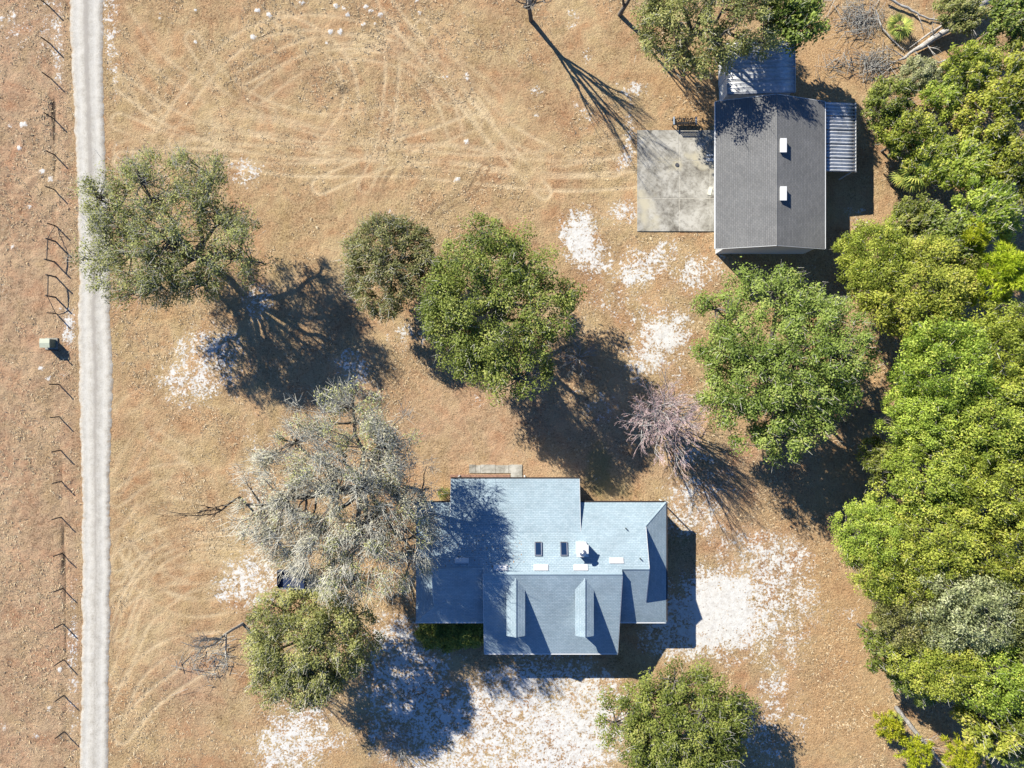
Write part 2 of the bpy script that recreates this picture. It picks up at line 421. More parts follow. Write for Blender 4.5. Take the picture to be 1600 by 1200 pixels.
TRACKS = [  # centre lines of wheel tracks in the turf: points, half gauge in metres, strength
 ([(600,0),(640,55),(700,125),(760,200),(800,245),(850,300)],.62,.8),
 ([(190,235),(300,205),(420,195),(520,220),(640,245),(760,255),(880,245),(990,225)],.75,.45),
 ([(190,250),(330,245),(470,262),(620,262),(760,275),(880,285),(995,280)],.75,.55),
 ([(200,300),(300,140),(380,60),(470,35),(560,45),(640,80),(700,150)],.7,.45),
 ([(400,150),(480,95),(560,80),(640,100),(690,150),(715,220)],.7,.4),
 ([(340,180),(420,200),(500,225),(600,240),(700,238),(800,252)],.75,.5),
 ([(610,40),(612,120),(600,220),(570,290)],.6,.5),
 ([(545,75),(600,60),(660,75),(720,105),(790,160)],.5,.35),
 ([(182,880),(230,850),(300,828),(370,820),(420,835)],.75,.5),
 ([(190,1000),(215,930),(260,880),(330,860),(390,880)],.75,.5),
 ([(200,860),(230,920),(290,950),(350,945),(400,930)],.75,.5),
 ([(215,800),(250,850),(300,880),(340,860),(330,800)],.6,.35),
 ([(190,1150),(230,1100),(290,1055),(340,1030)],.75,.7),
 ([(185,1060),(200,1020),(230,960),(300,910),(370,905)],.75,.45),
 ([(182,760),(210,700),(260,640),(300,610)],.75,.25),
 ([(240,680),(300,720),(330,780),(310,840)],.6,.25),
 ([(180,95),(215,140),(245,190),(260,240)],.6,.3),
 ([(190,20),(240,90),(330,150),(420,180)],.7,.35),
 ([(183,990),(205,930),(250,870),(320,845),(390,850)],.7,.6),([(186,940),(240,905),(310,900),(380,912)],.7,.55),([(186,840),(215,880),(270,915),(340,925),(400,915)],.7,.5),([(184,1110),(215,1050),(270,1010),(340,1000)],.7,.5),
 ([(183,900),(200,830),(250,790),(320,800)],.7,.4),([(190,130),(260,180),(350,215),(450,232),(560,236)],.75,.55),([(186,190),(280,225),(400,240),(520,240),(640,225),(740,190)],.75,.5),([(440,30),(500,60),(540,110),(545,170),(510,225)],.65,.5),([(380,120),(470,75),(570,65),(660,95),(730,150),(780,230)],.65,.55),
 ([(500,290),(600,250),(700,240),(830,262),(960,262)],.75,.55),([(300,60),(340,120),(420,170),(520,190),(600,175)],.65,.45),([(660,40),(720,120),(790,200),(880,250)],.62,.5),([(182,780),(230,745),(290,735)],.7,.35),([(190,640),(230,610),(262,560)],.7,.3),
 ([(680,335),(700,320),(735,300),(758,262)],.35,-.6),([(590,305),(598,280),(612,258)],.3,-.5),([(700,300),(715,280),(720,262)],.3,-.4)]
FLAT = []      # footprints that need level ground: x0,x1,y0,y1
def flat(px0, py0, px1, py1, g=.2):
    a = P(px0, py1); b = P(px1, py0); FLAT.append((a[0]-g, b[0]+g, a[1]-g, b[1]+g))
flat(995,203,1300,362); flat(1120,50,1340,390); flat(655,725,1040,1000); flat(62,525,92,548)

XS0, XS1, YS0, YS1, STEP = -51.0, 51.0, -39.0, 39.0, 0.17
nx, ny = int((XS1-XS0)/STEP)+1, int((YS1-YS0)/STEP)+1
gx, gy = np.meshgrid(np.linspace(XS0, XS1, nx), np.linspace(YS0, YS1, ny))
gx = gx.ravel(); gy = gy.ravel()
U = 800 + gx*FPX/CAM_H; W = 600 - gy*FPX/CAM_H          # where each point of the ground sits on the plan

def sand_field(u, w):
    s = np.zeros_like(u)
    for px, py, rx, ry, a in SAND:
        d = ((u-px)/(rx*1.22))**2 + ((w-py)/(ry*1.22))**2
        m = d < 6
        s[m] = np.maximum(s[m], a*np.exp(-d[m]*.75)) + 0.25*np.minimum(s[m], a*np.exp(-d[m]*.75))
    return s
sand = sand_field(U, W)
mound = np.zeros_like(gx)
for px, py, r in MOUND:
    d = ((U-px)**2 + (W-py)**2)/(r*1.0)**2
    mound = np.maximum(mound, np.exp(-d*1.2)*(d < 8)*(.35+1.1*vnoise(gx, gy, .33, 91)))
sand = np.minimum(sand*.69, .70) + .55*np.exp(-(((U-1125)/48)**4+((W-955)/46)**4)) + .35*np.exp(-(((U-905)/20)**2+((W-370)/26)**2)) + .3*np.exp(-(((U-1038)/22)**2+((W-522)/18)**2)) + .20*np.exp(-(((U-890)/50)**2+((W-1150)/40)**2)); sand = np.maximum(sand, mound*1.0)
track = np.zeros_like(gx)
def seg_dist(pts, bx, by):
    best = np.full(len(bx), 1e9)
    for (x0, y0), (x1, y1) in zip(pts[:-1], pts[1:]):
        dx, dy = x1-x0, y1-y0; L = dx*dx+dy*dy+1e-9
        tt = np.clip(((bx-x0)*dx+(by-y0)*dy)/L, 0, 1)
        best = np.minimum(best, np.hypot(bx-x0-tt*dx, by-y0-tt*dy))
    return best
def smooth_path(pts, n=10):
    p = np.array([P(*q) for q in pts]); p = np.vstack([2*p[0]-p[1], p, 2*p[-1]-p[-2]]); o = []
    for i in range(1, len(p)-2):
        for t_ in np.linspace(0, 1, n, endpoint=False):
            a, b, c, d = p[i-1], p[i], p[i+1], p[i+2]
            o.append(.5*((2*b)+(-a+c)*t_+(2*a-5*b+4*c-d)*t_**2+(-a+3*b-3*c+d)*t_**3))
    o.append(p[-2]); return np.array(o)
wob = (fbm(gx, gy, 2.2, 77, 3)-.5)
for pts, gauge, a in TRACKS:
    c = smooth_path(pts, 6)
    m = (gx > c[:,0].min()-1.5) & (gx < c[:,0].max()+1.5) & (gy > c[:,1].min()-1.5) & (gy < c[:,1].max()+1.5)
    idx = np.nonzero(m)[0]
    d = seg_dist([tuple(q) for q in c], gx[idx], gy[idx])
    v = 1.65*a*np.exp(-((d-gauge)/.15)**2) * np.clip(.50+1.6*(fbm(gx[idx], gy[idx], 2.4, 5, 3)-.36), 0, 1.2)
    track[idx] = np.where(np.abs(v) > np.abs(track[idx]), v, track[idx])
# brown litter and darker turf
LITTER = [(1290,900,70,120,.62),(1330,1000,90,120,.7),(1290,1130,90,100,.72),(1250,800,90,60,.6),(1180,800,80,50,.5),(930,560,90,60,.5),(1000,640,70,50,.5),(850,700,90,50,.45),(1050,400,80,60,.35),(620,620,60,60,.4),(1130,120,120,60,.9),(1090,180,40,40,.9),(1260,140,90,80,.8),(1300,60,80,70,.8),(1480,80,110,80,.7),(1450,200,120,120,.6),(1400,540,60,40,1.1),(1385,580,50,30,1.1),(1560,480,60,40,.9),
 (1330,720,60,50,.8),(1420,760,120,160,.7),(1480,950,150,200,.7),(1330,1120,100,90,.7),(1360,1060,60,50,.6),(560,720,110,80,.55),(560,860,120,70,.7),(690,780,30,40,.8),(650,960,60,40,.8),(480,1060,90,70,.5),(720,500,90,90,.6),(1180,640,90,60,.6),
 (330,1010,50,40,.5),(340,950,40,30,.35),(530,1190,50,30,.6),(1150,390,30,20,.8),(1300,440,60,40,.4),(860,540,60,40,.5),(740,690,60,40,.3),(250,490,70,20,.6),(1280,260,60,120,.6),(1100,660,60,50,.4),(1200,760,60,60,.45)]
litter = np.zeros_like(gx)
for px, py, rx, ry, a in LITTER:
    litter = np.maximum(litter, a*np.exp(-(((U-px)/rx)**2+((W-py)/ry)**2)*.8))
dark = np.zeros_like(gx)
for px, py, rx, ry, a in [(82,176,5,26,1.1),(83,205,4,30,.9),(84,250,3,40,.8),(79,110,3,60,.5),(86,320,4,30,.5),(92,640,3,60,.45),(95,740,3.5,40,.6),(97,840,4,40,.8),(98,880,5,30,.9),(100,930,3,60,.8),(101,1000,3,60,.7),(102,1120,3,90,.6),
                          (535,140,16,14,.7),(505,130,40,22,.45),(520,150,30,14,.4),(75,835,16,14,.4),(450,110,50,26,.3)]:
    dark = np.maximum(dark, a*np.exp(-(((U-px)/rx)**2+((W-py)/ry)**2)))
rl, rr = road_edges(gy)
pink = np.clip((rl+1.0-gx)/2, 0, 1)*.8
pink = np.maximum(pink, .75*np.exp(-(((U-760)/260)**2+((W-680)/120)**2)))
pink = np.maximum(pink, .7*np.exp(-(((U-1150)/130)**2+((W-770)/120)**2)))
pink = np.maximum(pink, .8*np.exp(-(((U-300)/60)**2+((W-1060)/60)**2)))
green = .9*np.exp(-(((U-935)/26)**2+((W-735)/60)**2)) + .5*np.exp(-(((U-985)/30)**2+((W-770)/20)**2)) + .5*np.exp(-(((U-1060)/60)**2+((W-840)/60)**2)) + .3*np.exp(-(((U-240)/120)**2+((W-900)/160)**2))
# relief
rough = .6 + .7*fbm(gx, gy, 7, 21, 3) + .5*(gx < rl)
hz = .10*(fbm(gx, gy, 6, 3, 3)-.6) + .050*rough*(vnoise(gx, gy, .62, 9)-.6) + .055*rough*(vnoise(gx, gy, .30, 14)-.6)
hz = hz*(1-.75*np.clip(sand, 0, 1)) + mound*.07 - .04*np.abs(track) - .10*np.clip(dark, 0, 1)*(U < 120)
hz -= .03
onroad = np.clip(np.minimum(gx-(rl-.5), (rr+.5)-gx)/.4, 0, 1)
hz = hz*(1-onroad) - .05*onroad
for x0, x1, y0, y1 in FLAT:
    m = np.clip(np.minimum(np.minimum(gx-x0, x1-gx), np.minimum(gy-y0, y1-gy))/.3, 0, 1)
    hz = hz*(1-m) - .02*m
edge = np.clip(np.minimum(np.minimum(gx-XS0, XS1-gx), np.minimum(gy-YS0, YS1-gy))/2, 0, 1)
hz = hz*edge - .05*(1-edge)
HZ = hz.reshape(ny, nx)
def ground_z(x, y):
    i = np.clip(((np.asarray(y)-YS0)/STEP).astype(int), 0, ny-1); j = np.clip(((np.asarray(x)-XS0)/STEP).astype(int), 0, nx-1)
    return HZ[i, j]
SAND_G = sand.reshape(ny, nx); LIT_G = litter.reshape(ny, nx)
def grid_at(G, x, y):
    i = np.clip(((y-YS0)/STEP).astype(int), 0, ny-1); j = np.clip(((x-XS0)/STEP).astype(int), 0, nx-1)
    return G[i, j]
V = np.stack([gx, gy, hz], 1)
ii = np.arange(nx*ny).reshape(ny, nx)
F = np.stack([ii[:-1,:-1].ravel(), ii[:-1,1:].ravel(), ii[1:,1:].ravel(), ii[1:,:-1].ravel()], 1)
B = 900.0; zz = -.05
n0 = len(V)
V = np.vstack([V, [(-B,-B,zz),(B,-B,zz),(B,B,zz),(-B,B,zz),(XS0,YS0,zz),(XS1,YS0,zz),(XS1,YS1,zz),(XS0,YS1,zz)]])
F = np.vstack([F, np.array([(0,1,5,4),(1,2,6,5),(2,3,7,6),(3,0,4,7)])+n0])

t = NT('dry_turf_and_sand')
v = t.pos()
A = t.attr('masks_a').outputs['Color']; Bm = t.attr('masks_b').outputs['Color']
sa = t.n('ShaderNodeSeparateColor'); t.l(A, sa.inputs[0]); sb = t.n('ShaderNodeSeparateColor'); t.l(Bm, sb.inputs[0])
mixed = t.noise(.16, 5, .6, v); mid = t.noise(.9, 5, .6, v); fine = t.noise(5.5, 4, .72, v); vfine = t.noise(17, 3, .75, v)
c = t.ramp(mixed, [(.30, (.62,.405,.225)), (.42, (.70,.485,.27)), (.55, (.75,.55,.305)), (.70, (.79,.60,.355))])
c = t.mix(t.math('MULTIPLY', sb.outputs[1], .8), c, (.68,.475,.315))
c = t.mix(.55, c, t.ramp(mid, [(.3, (.72,.68,.64)), (.55, (1,1,1)), (.75, (1.0,.98,.95))]), 'MULTIPLY')
grain = t.math('ADD', .30, t.math('MULTIPLY', t.smooth(t.noise(.23, 4, .6, v, .4), .36, .62), .62))
c = t.mix(grain, c, t.ramp(fine, [(.32, (.34,.29,.26)), (.47, (.86,.84,.82)), (.62, (1.0,1.0,1.0)), (.78, (1,1,1))]), 'MULTIPLY')
c = t.mix(t.math('ADD', t.math('MULTIPLY', grain, .5), .45), c, t.ramp(vfine, [(.35, (.30,.26,.24)), (.50, (.90,.89,.88)), (.7, (1,1,1))]), 'MULTIPLY')
c = t.mix(.75, c, t.ramp(t.noise(.42, 4, .6, v, .5), [(.30, (.94,.72,.64)), (.42, (1,.90,.87)), (.54, (1,1,.98)), (.68, (.92,.92,.82))]), 'MULTIPLY')
# pale straws
straw = t.smooth(t.noise(7.5, 4, .75, v), .60, .74)
c = t.mix(t.math('MULTIPLY', straw, .55), c, (.78,.65,.47))
lit = t.smooth(t.math('ADD', sb.outputs[0], t.math('MULTIPLY', t.math('SUBTRACT', t.noise(2.2, 5, .7, v), .5), 1.1)), .25, .75)
litc = t.ramp(t.noise(6, 4, .75, v), [(.32, (.25,.14,.065)), (.46, (.54,.33,.16)), (.60, (.70,.46,.235)), (.75, (.78,.57,.33))])
c = t.mix(t.math('MULTIPLY', lit, .8), c, litc)
grn = t.smooth(t.math('ADD', sb.outputs[2], t.math('MULTIPLY', t.math('SUBTRACT', t.noise(1.6, 5, .7, v), .5), .9)), .3, .8)
c = t.mix(t.math('MULTIPLY', grn, .6), c, (.25,.235,.095))
trk = t.math('SUBTRACT', sa.outputs[1], .5)
c = t.mix(t.math('MULTIPLY', t.math('MAXIMUM', trk, 0.0), 1.5, clamp=True), c, (.84,.65,.40))
c = t.mix(t.math('MULTIPLY', t.math('MAXIMUM', t.math('MULTIPLY', trk, -1.0), 0.0), 1.4, clamp=True), c, (.20,.13,.08))
c = t.mix(t.math('MULTIPLY', t.smooth(t.math('ADD', sa.outputs[2], t.math('MULTIPLY', t.math('SUBTRACT', fine, .5), .9)), .35, .8), .88), c, (.045,.035,.028))
ragged = t.math('ADD', t.math('MULTIPLY', t.math('SUBTRACT', t.noise(1.1, 10, .74, v, .5), .5), 3.3), t.math('MULTIPLY', t.math('SUBTRACT', t.noise(4.6, 6, .75, v), .5), 4.0))
loose_ = t.math('ADD', .30, t.math('MULTIPLY', t.smooth(sa.outputs[0], .05, .55), .55))
snd = t.math('MULTIPLY', t.smooth(t.math('ADD', sa.outputs[0], t.math('MULTIPLY', ragged, loose_)), .50, .72), .95)
has = t.smooth(sa.outputs[0], .06, .25)
stray = t.math('MULTIPLY', t.smooth(t.noise(3.0, 7, .78, v), .66, .76), .5)
snd = t.math('MAXIMUM', t.math('MULTIPLY', snd, has), stray)
sandc = t.ramp(t.noise(2.2, 6, .7, v), [(.32, (.58,.545,.49)), (.55, (.75,.73,.68))])
sandc = t.mix(t.math('MULTIPLY', t.smooth(t.noise(3.6, 3, .6, v), .66, .72), .75), sandc, (.24,.17,.12))
c = t.mix(snd, c, sandc)
nb = t.bump(fine, .16, .85); nb = t.bump(vfine, .07, .9, nb)
flatn = t.n('ShaderNodeNewGeometry').outputs['Normal']
mv = t.n('ShaderNodeMix', data_type='VECTOR'); t.l(t.math('MULTIPLY', snd, .75), mv.inputs[0]); t.l(nb, mv.inputs[4]); t.l(flatn, mv.inputs[5])
M['ground'] = t.done(t.bsdf(c, .95, 0, mv.outputs[1], .1))
me = np_mesh('ground', V, F, M['ground'], smooth=True)
def pcol(me, name, chans):
    a = me.attributes.new(name, 'FLOAT_COLOR', 'POINT')
    arr = np.ones((len(V), 4), dtype=np.float32); arr[:, :3] = 0
    for k, ch in enumerate(chans):
        arr[:n0, k] = ch; arr[n0:, k] = .5 if (name == 'masks_a' and k == 1) else 0
    a.data.foreach_set('color', arr.ravel())
pcol(me, 'masks_a', (np.clip(sand, 0, 1.4), np.clip(track, -1, 1)*.5+.5, dark)); pcol(me, 'masks_b', (litter, pink, green))
ground = link('ground', me)
tag(ground, 'dry tan turf with patches of bare white sand', 'ground', kind='structure')

# ------------------------------------------------------------------ sand road
ys = np.arange(-45, 45, .11)
l_, r_ = road_edges(ys)
jl = (vnoise(ys, ys*0, 1.9, 31)-.5)*.12 + (vnoise(ys, ys*0, .6, 35)-.5)*.16 + (vnoise(ys, ys*0, .22, 32)-.5)*.14
jr = (vnoise(ys, ys*0, 2.3, 33)-.5)*.12 + (vnoise(ys, ys*0, .5, 36)-.5)*.16 + (vnoise(ys, ys*0, .22, 34)-.5)*.14
l_, r_ = l_ + jl, r_ + jr
ys = np.concatenate([[-400], ys, [400]]); l_ = np.concatenate([l_[:1], l_, l_[-1:]-12]); r_ = np.concatenate([r_[:1], r_, r_[-1:]-12])
NC = 15
uu = np.linspace(0, 1, NC)
RX = l_[:,None]*(1-uu)+r_[:,None]*uu; RY = np.repeat(ys[:,None], NC, 1)
edgef = np.clip(np.minimum(uu, 1-uu)/.12, 0, 1)
wear = -.025*np.exp(-((uu-.24)/.12)**2) - .03*np.exp(-((uu-.76)/.12)**2)
RZ = .012 + .030*edgef + wear + .02*(vnoise(RX, RY, .5, 41)-.5)*edgef
RZ[:, 0] = RZ[:, -1] = -.045
Vr = np.stack([RX.ravel(), RY.ravel(), RZ.ravel()], 1)
jj = np.arange(len(ys)*NC).reshape(len(ys), NC)
Fr = np.stack([jj[:-1,:-1].ravel(), jj[:-1,1:].ravel(), jj[1:,1:].ravel(), jj[1:,:-1].ravel()], 1)
t = NT('white_sand_road'); v = t.pos()
across = t.attr('across').outputs['Fac']
c = t.ramp(t.noise(1.4, 6, .7, v), [(.3, (.44,.40,.335)), (.52, (.58,.54,.465)), (.72, (.67,.63,.555))])
c = t.mix(.5, c, t.ramp(t.noise(9, 4, .7, v), [(.36, (.60,.57,.53)), (.5, (1,1,1))]), 'MULTIPLY')
ctr = t.math('SUBTRACT', 1.0, t.math('MULTIPLY', t.math('ABSOLUTE', t.math('SUBTRACT', across, .50)), 5.5), clamp=True)
yfade = t.n('ShaderNodeSeparateXYZ'); t.l(v, yfade.inputs[0])
north = t.smooth(yfade.outputs[1], -34, 24)
cm = t.smooth(t.math('ADD', t.math('MULTIPLY', ctr, t.math('ADD', t.math('MULTIPLY', north, .45), .66)), t.math('MULTIPLY', t.math('SUBTRACT', t.noise(2.8, 6, .75, v), .5), 1.25)), .42, .95)
rut = t.math('MAXIMUM', t.math('SUBTRACT', 1.0, t.math('MULTIPLY', t.math('ABSOLUTE', t.math('SUBTRACT', across, .24)), 7.0)), t.math('SUBTRACT', 1.0, t.math('MULTIPLY', t.math('ABSOLUTE', t.math('SUBTRACT', across, .75)), 7.0)), clamp=True)
c = t.mix(t.math('MULTIPLY', rut, .45), c, (.74,.705,.63))
c = t.mix(t.math('MULTIPLY', cm, .75), c, (.36,.32,.27))
c = t.mix(t.math('MULTIPLY', t.math('MULTIPLY', ctr, north), .25), c, (.45,.42,.38))
eg = t.smooth(t.math('ADD', t.math('MULTIPLY', t.math('ABSOLUTE', t.math('SUBTRACT', across, .5)), 2), t.math('MULTIPLY', t.math('SUBTRACT', t.noise(3.2, 5, .7, v), .5), .9)), .78, 1.12)
c = t.mix(t.math('MULTIPLY', eg, .8), c, (.42,.31,.20))
M['road'] = t.done(t.bsdf(c, .95, 0, t.bump(t.noise(12, 4, .7, v), .03, .6), .1))
me = np_mesh('sand_road', Vr, Fr, M['road'], smooth=True)
a = me.attributes.new('across', 'FLOAT', 'POINT'); a.data.foreach_set('value', np.tile(uu, len(ys)).astype(np.float32))
tag(link('sand_road', me), 'white sand track running along the wire fence', 'road', kind='structure')

# ------------------------------------------------------------------ concrete apron beside the garage
apron = empty('concrete_apron', (*P(1056, 282), 0))
tag(apron, 'stained grey concrete apron of jointed panels beside the dark garage', 'concrete apron', kind='structure')
xs_ = [P(q, 0)[0] for q in (995, 1061, 1109)] + [18.08]
ys_ = [P(0, q)[1] for q in (362, 310, 251, 203)]
PB().box(xs_[0]+.04, xs_[3]-.04, ys_[0]+.04, ys_[3]-.04, -.08, .036).build('joint_filler', M['joint'], apron)
for i in range(3):
    for j in range(3):
        g = .03
        PB().box(xs_[i]+g, xs_[i+1]-g, ys_[j]+g, ys_[j+1]-g, -.06, .045+.004*((i*2+j) % 3)).build('slab_panel', M['concrete'], apron, bevel=.008)

# ------------------------------------------------------------------ house
HX, HY = 2.5, -15.4
house = empty('house', (HX, HY, 0))
tag(house, 'long white house with pale blue grey shingle roof and two dormers', 'house')
def nz(y): return 3 + .478*(-10.06-y)
def sz(y): return 3 + .466*(y+20.23)
def mz(y): return 3 + .347*(y+22.89)
p_ext = (nz(-12.4)-3)/(12.4-8.05)
def ez(y): return 3 + p_ext*(-8.05-y)
TH = .16
roof = PB().slab([(x, y, nz(y)) for x, y in [(-8.157,-10.06),(-6.55,-11.63),(-6.55,-15.08),(-2.34,-15.08),(-2.34,-15.46),(8.97,-15.46),(8.97,-15.08),(11.19,-15.08),
        (11.19,-11.9),(13.1,-10.06),(5.71,-10.06),(5.71,-12.4),(-5.17,-12.4),(-5.17,-10.06)]], TH).build('roof', M['house_n'], house)
roof['label'] = 'pale blue grey shingled north slope'
def slope(poly, mat, nm='roof_slope'):
    return PB().slab(poly, TH).build(nm, mat, house)
slope([(x, y, ez(y)) for x, y in [(-5.17,-8.05),(-5.17,-12.4),(5.71,-12.4),(5.71,-8.05)]], M['house_ext'])
slope([(x, y, sz(y)) for x, y in [(-6.55,-15.08),(-6.55,-18.65),(-8.157,-20.23),(-2.34,-20.23),(-2.34,-15.08)]], M['house_n'])
slope([(x, y, sz(y)) for x, y in [(8.97,-15.08),(8.97,-20.23),(13.1,-20.23),(11.19,-18.33),(11.19,-15.08)]], M['house_n'])
slope([(x, y, mz(y)) for x, y in [(-2.34,-15.46),(-2.34,-22.89),(8.97,-22.89),(8.97,-15.46)]], M['house_s'])
slope([(13.1,-10.06,3),(11.19,-11.9,3.88),(11.19,-18.33,3.885),(13.1,-20.23,3)], M['house_e'])
slope([(-8.157,-20.23,3),(-6.55,-18.65,3.74),(-6.55,-11.63,3.75),(-8.157,-10.06,3)], M['house_e'])
def rcap(a, b, w=.26):
    a, b = Vector(a), Vector(b); d = (b-a).normalized(); s_ = Vector((-d.y, d.x, 0)).normalized()*(w/2)
    pb = PB(); top = Vector((0,0,.03)); low = Vector((0,0,-.045))
    pb.add([a+s_+low, a+top, a-s_+low, b+s_+low, b+top, b-s_+low], [(0,3,4,1),(1,4,5,2),(0,1,2),(5,4,3),(0,2,5,3)])
    return pb.build('ridge_cap', M['house_e'], house)
rcap((-2.34,-15.46,nz(-15.46)), (8.97,-15.46,nz(-15.46))); rcap((8.97,-15.08,5.4),(11.19,-15.08,5.4)); rcap((-6.55,-15.08,5.4),(-2.34,-15.08,5.4))
rcap((13.1,-10.06,3.0),(11.19,-11.9,3.88)); rcap((13.1,-20.23,3.0),(11.19,-18.33,3.885)); rcap((-8.157,-10.06,3.0),(-6.55,-11.63,3.75)); rcap((-8.157,-20.23,3.0),(-6.55,-18.65,3.74))
# walls
wl = PB()
wl.profx([(-10.5,-.05),(-10.5,nz(-10.5)-TH-.01),(-15.08,5.4-TH-.01),(-19.8,sz(-19.8)-TH-.01),(-19.8,-.05)], -6.42, 11.06)
wl.box(11.07, 12.66, -19.79, -10.51, -.05, 3.0); wl.box(-7.72, -6.43, -19.79, -10.51, -.05, 3.0)
wl.profx([(-15.2,-.05),(-15.2,mz(-15.46)-TH-.06),(-22.44,mz(-22.44)-TH-.01),(-22.44,-.05)], -2.12, 8.75)
wl.profx([(-8.5,-.05),(-8.5,ez(-8.5)-TH-.01),(-12.3,ez(-12.3)-TH-.02),(-12.3,-.05)], -4.95, 5.49)
wl.build('wall', M['siding'], house)
# gutters and fascia
gt = lambda x0, x1, y0, y1, z0, z1, m=M['gutter'], nm='gutter': PB().box(x0, x1, y0, y1, z0, z1).build(nm, m, house)
gt(-5.17, 5.71, -8.047, -7.93, 2.86, 2.985); gt(5.75, 13.1, -10.057, -9.94, 2.86, 2.985); gt(-8.15, -5.2, -10.057, -9.94, 2.86, 2.985)
gt(13.103, 13.22, -20.2, -10.06, 2.86, 2.985); gt(-2.34, 8.97, -23.0, -22.893, 2.86, 2.975, M['trim']); gt(8.99, 13.1, -20.34, -20.233, 2.86, 2.975, M['trim']); gt(-8.15, -2.36, -20.34, -20.233, 2.86, 2.975, M['trim'])
def rake(x0, x1, a, b, nm='fascia'):
    pb = PB(); (ya, za), (yb, zb) = a, b
    pb.profx([(ya, za-.19), (ya, za-.012), (yb, zb-.012), (yb, zb-.19)], x0, x1); return pb.build(nm, M['trim'], house)
rake(5.713, 5.75, (-8.05, 3.0), (-12.3, ez(-12.3))); rake(-5.21, -5.173, (-8.05, 3.0), (-12.3, ez(-12.3)))
rake(8.973, 9.01, (-22.89, 3.0), (-15.46, mz(-15.46))); rake(-2.38, -2.343, (-22.89, 3.0), (-15.46, mz(-15.46)))
for x0, x1 in ((11.193, 11.23), (-6.59, -6.553)):
    rake(x0, x1, (-11.95, nz(-11.95)), (-15.08, 5.4)); rake(x0, x1, (-18.3, sz(-18.3)), (-15.08, 5.4))
for x, y in ((13.16, -10.3), (12.9, -20.29), (8.8, -22.95), (-2.2, -22.95)):
    PB().box(x-.04, x+.04, y-.04, y+.04, 0, 2.86).build('downspout', M['trim'], house)
PB().box(-4.75, -4.63, -8.25, -8.13, 0, 2.84).build('porch_post', M['trim'], house)
PB().box(1.05, 1.17, -8.25, -8.13, 0, 2.84).build('porch_post', M['trim'], house)
# windows and doors in the walls
def window(parent, cx, cy, z0, w, h, axis, out, door=False):
    d = .05*out
    pb = PB(); g = PB()
    fr = .07
    def bx(p, u0, u1, z0_, z1_, dd):
        if axis == 'y': p.box(cx+u0, cx+u1, *sorted((cy+.002*out, cy+dd)), z0_, z1_)
        else: p.box(*sorted((cx+.002*out, cx+dd)), cy+u0, cy+u1, z0_, z1_)
    bx(pb, -w/2-fr, w/2+fr, z0+h, z0+h+fr, d); bx(pb, -w/2-fr, w/2+fr, z0-fr, z0, d*1.3)
    bx(pb, -w/2-fr, -w/2, z0, z0+h, d); bx(pb, w/2, w/2+fr, z0, z0+h, d)
    bx(g, -w/2+.002, w/2-.002, z0+.002, z0+h-.002, d*.4)
    f = pb.build('door' if door else 'window', M['trim'], parent)
    q = g.build('panel' if door else 'pane', M['door'] if door else M['glass'], f, world=False)
for x in (-3.6, -1.2, 3.4): window(house, x, -8.5, .95, 1.1, 1.25, 'y', 1)
window(house, .35, -8.5, .12, .95, 2.05, 'y', 1, True)
for x in (7.0, 9.2, 11.8): window(house, x, -10.5, .95, 1.0, 1.25, 'y', 1)
for x in (-.6, 1.4, 5.3, 7.3): window(house, x, -22.44, .9, 1.1, 1.35, 'y', -1)
window(house, 3.35, -22.44, .12, 1.0, 2.1, 'y', -1, True)
for x in (-6.0, -4.0, 10.2): window(house, x, -19.8, .95, 1.0, 1.25, 'y', -1)
for y in (-12.5, -17.5): window(house, 12.66, y, .95, 1.0, 1.25, 'x', 1); window(house, -7.72, y, .95, 1.0, 1.25, 'x', -1)
# dormers
for X in (.31, 5.94):
    hw, zr, ze, yf = .757, 5.45, 5.10, -20.64
    yt = -22.89+(zr-3)/.347; ye = -22.89+(ze-3)/.347
    dm = PB().profy([(X-.58,3.55),(X+.58,3.55),(X+.58,ze-.04),(X,zr-.16),(X-.58,ze-.04)], yf+.16, -16.4).build('dormer', M['siding'], house)
    dm['label'] = 'gabled dormer with its own small shingle roof'
    for s_ in (-1, 1):
        q = [(X, yt, zr), (X, yf, zr), (X+s_*hw, yf, ze), (X+s_*hw, ye, ze)]
        if s_ > 0: q = q[::1]
        else: q = q[::-1]
        PB().slab(q, .09).build('dormer_slope', M['house_e'], dm, world=False)
    PB().add([(X-.09,yt,zr-.02),(X,yt,zr+.03),(X+.09,yt,zr-.02),(X-.09,yf,zr-.02),(X,yf,zr+.03),(X+.09,yf,zr-.02)], [(0,1,4,3),(1,2,5,4),(3,4,5),(0,2,1),(0,3,5,2)]).build('ridge_cap', M['house_e'], dm, world=False)
    PB().box(X-.33, X+.33, yf+.12, yf+.158, 4.15, 4.95).build('window_pane', M['glass'], dm, world=False)
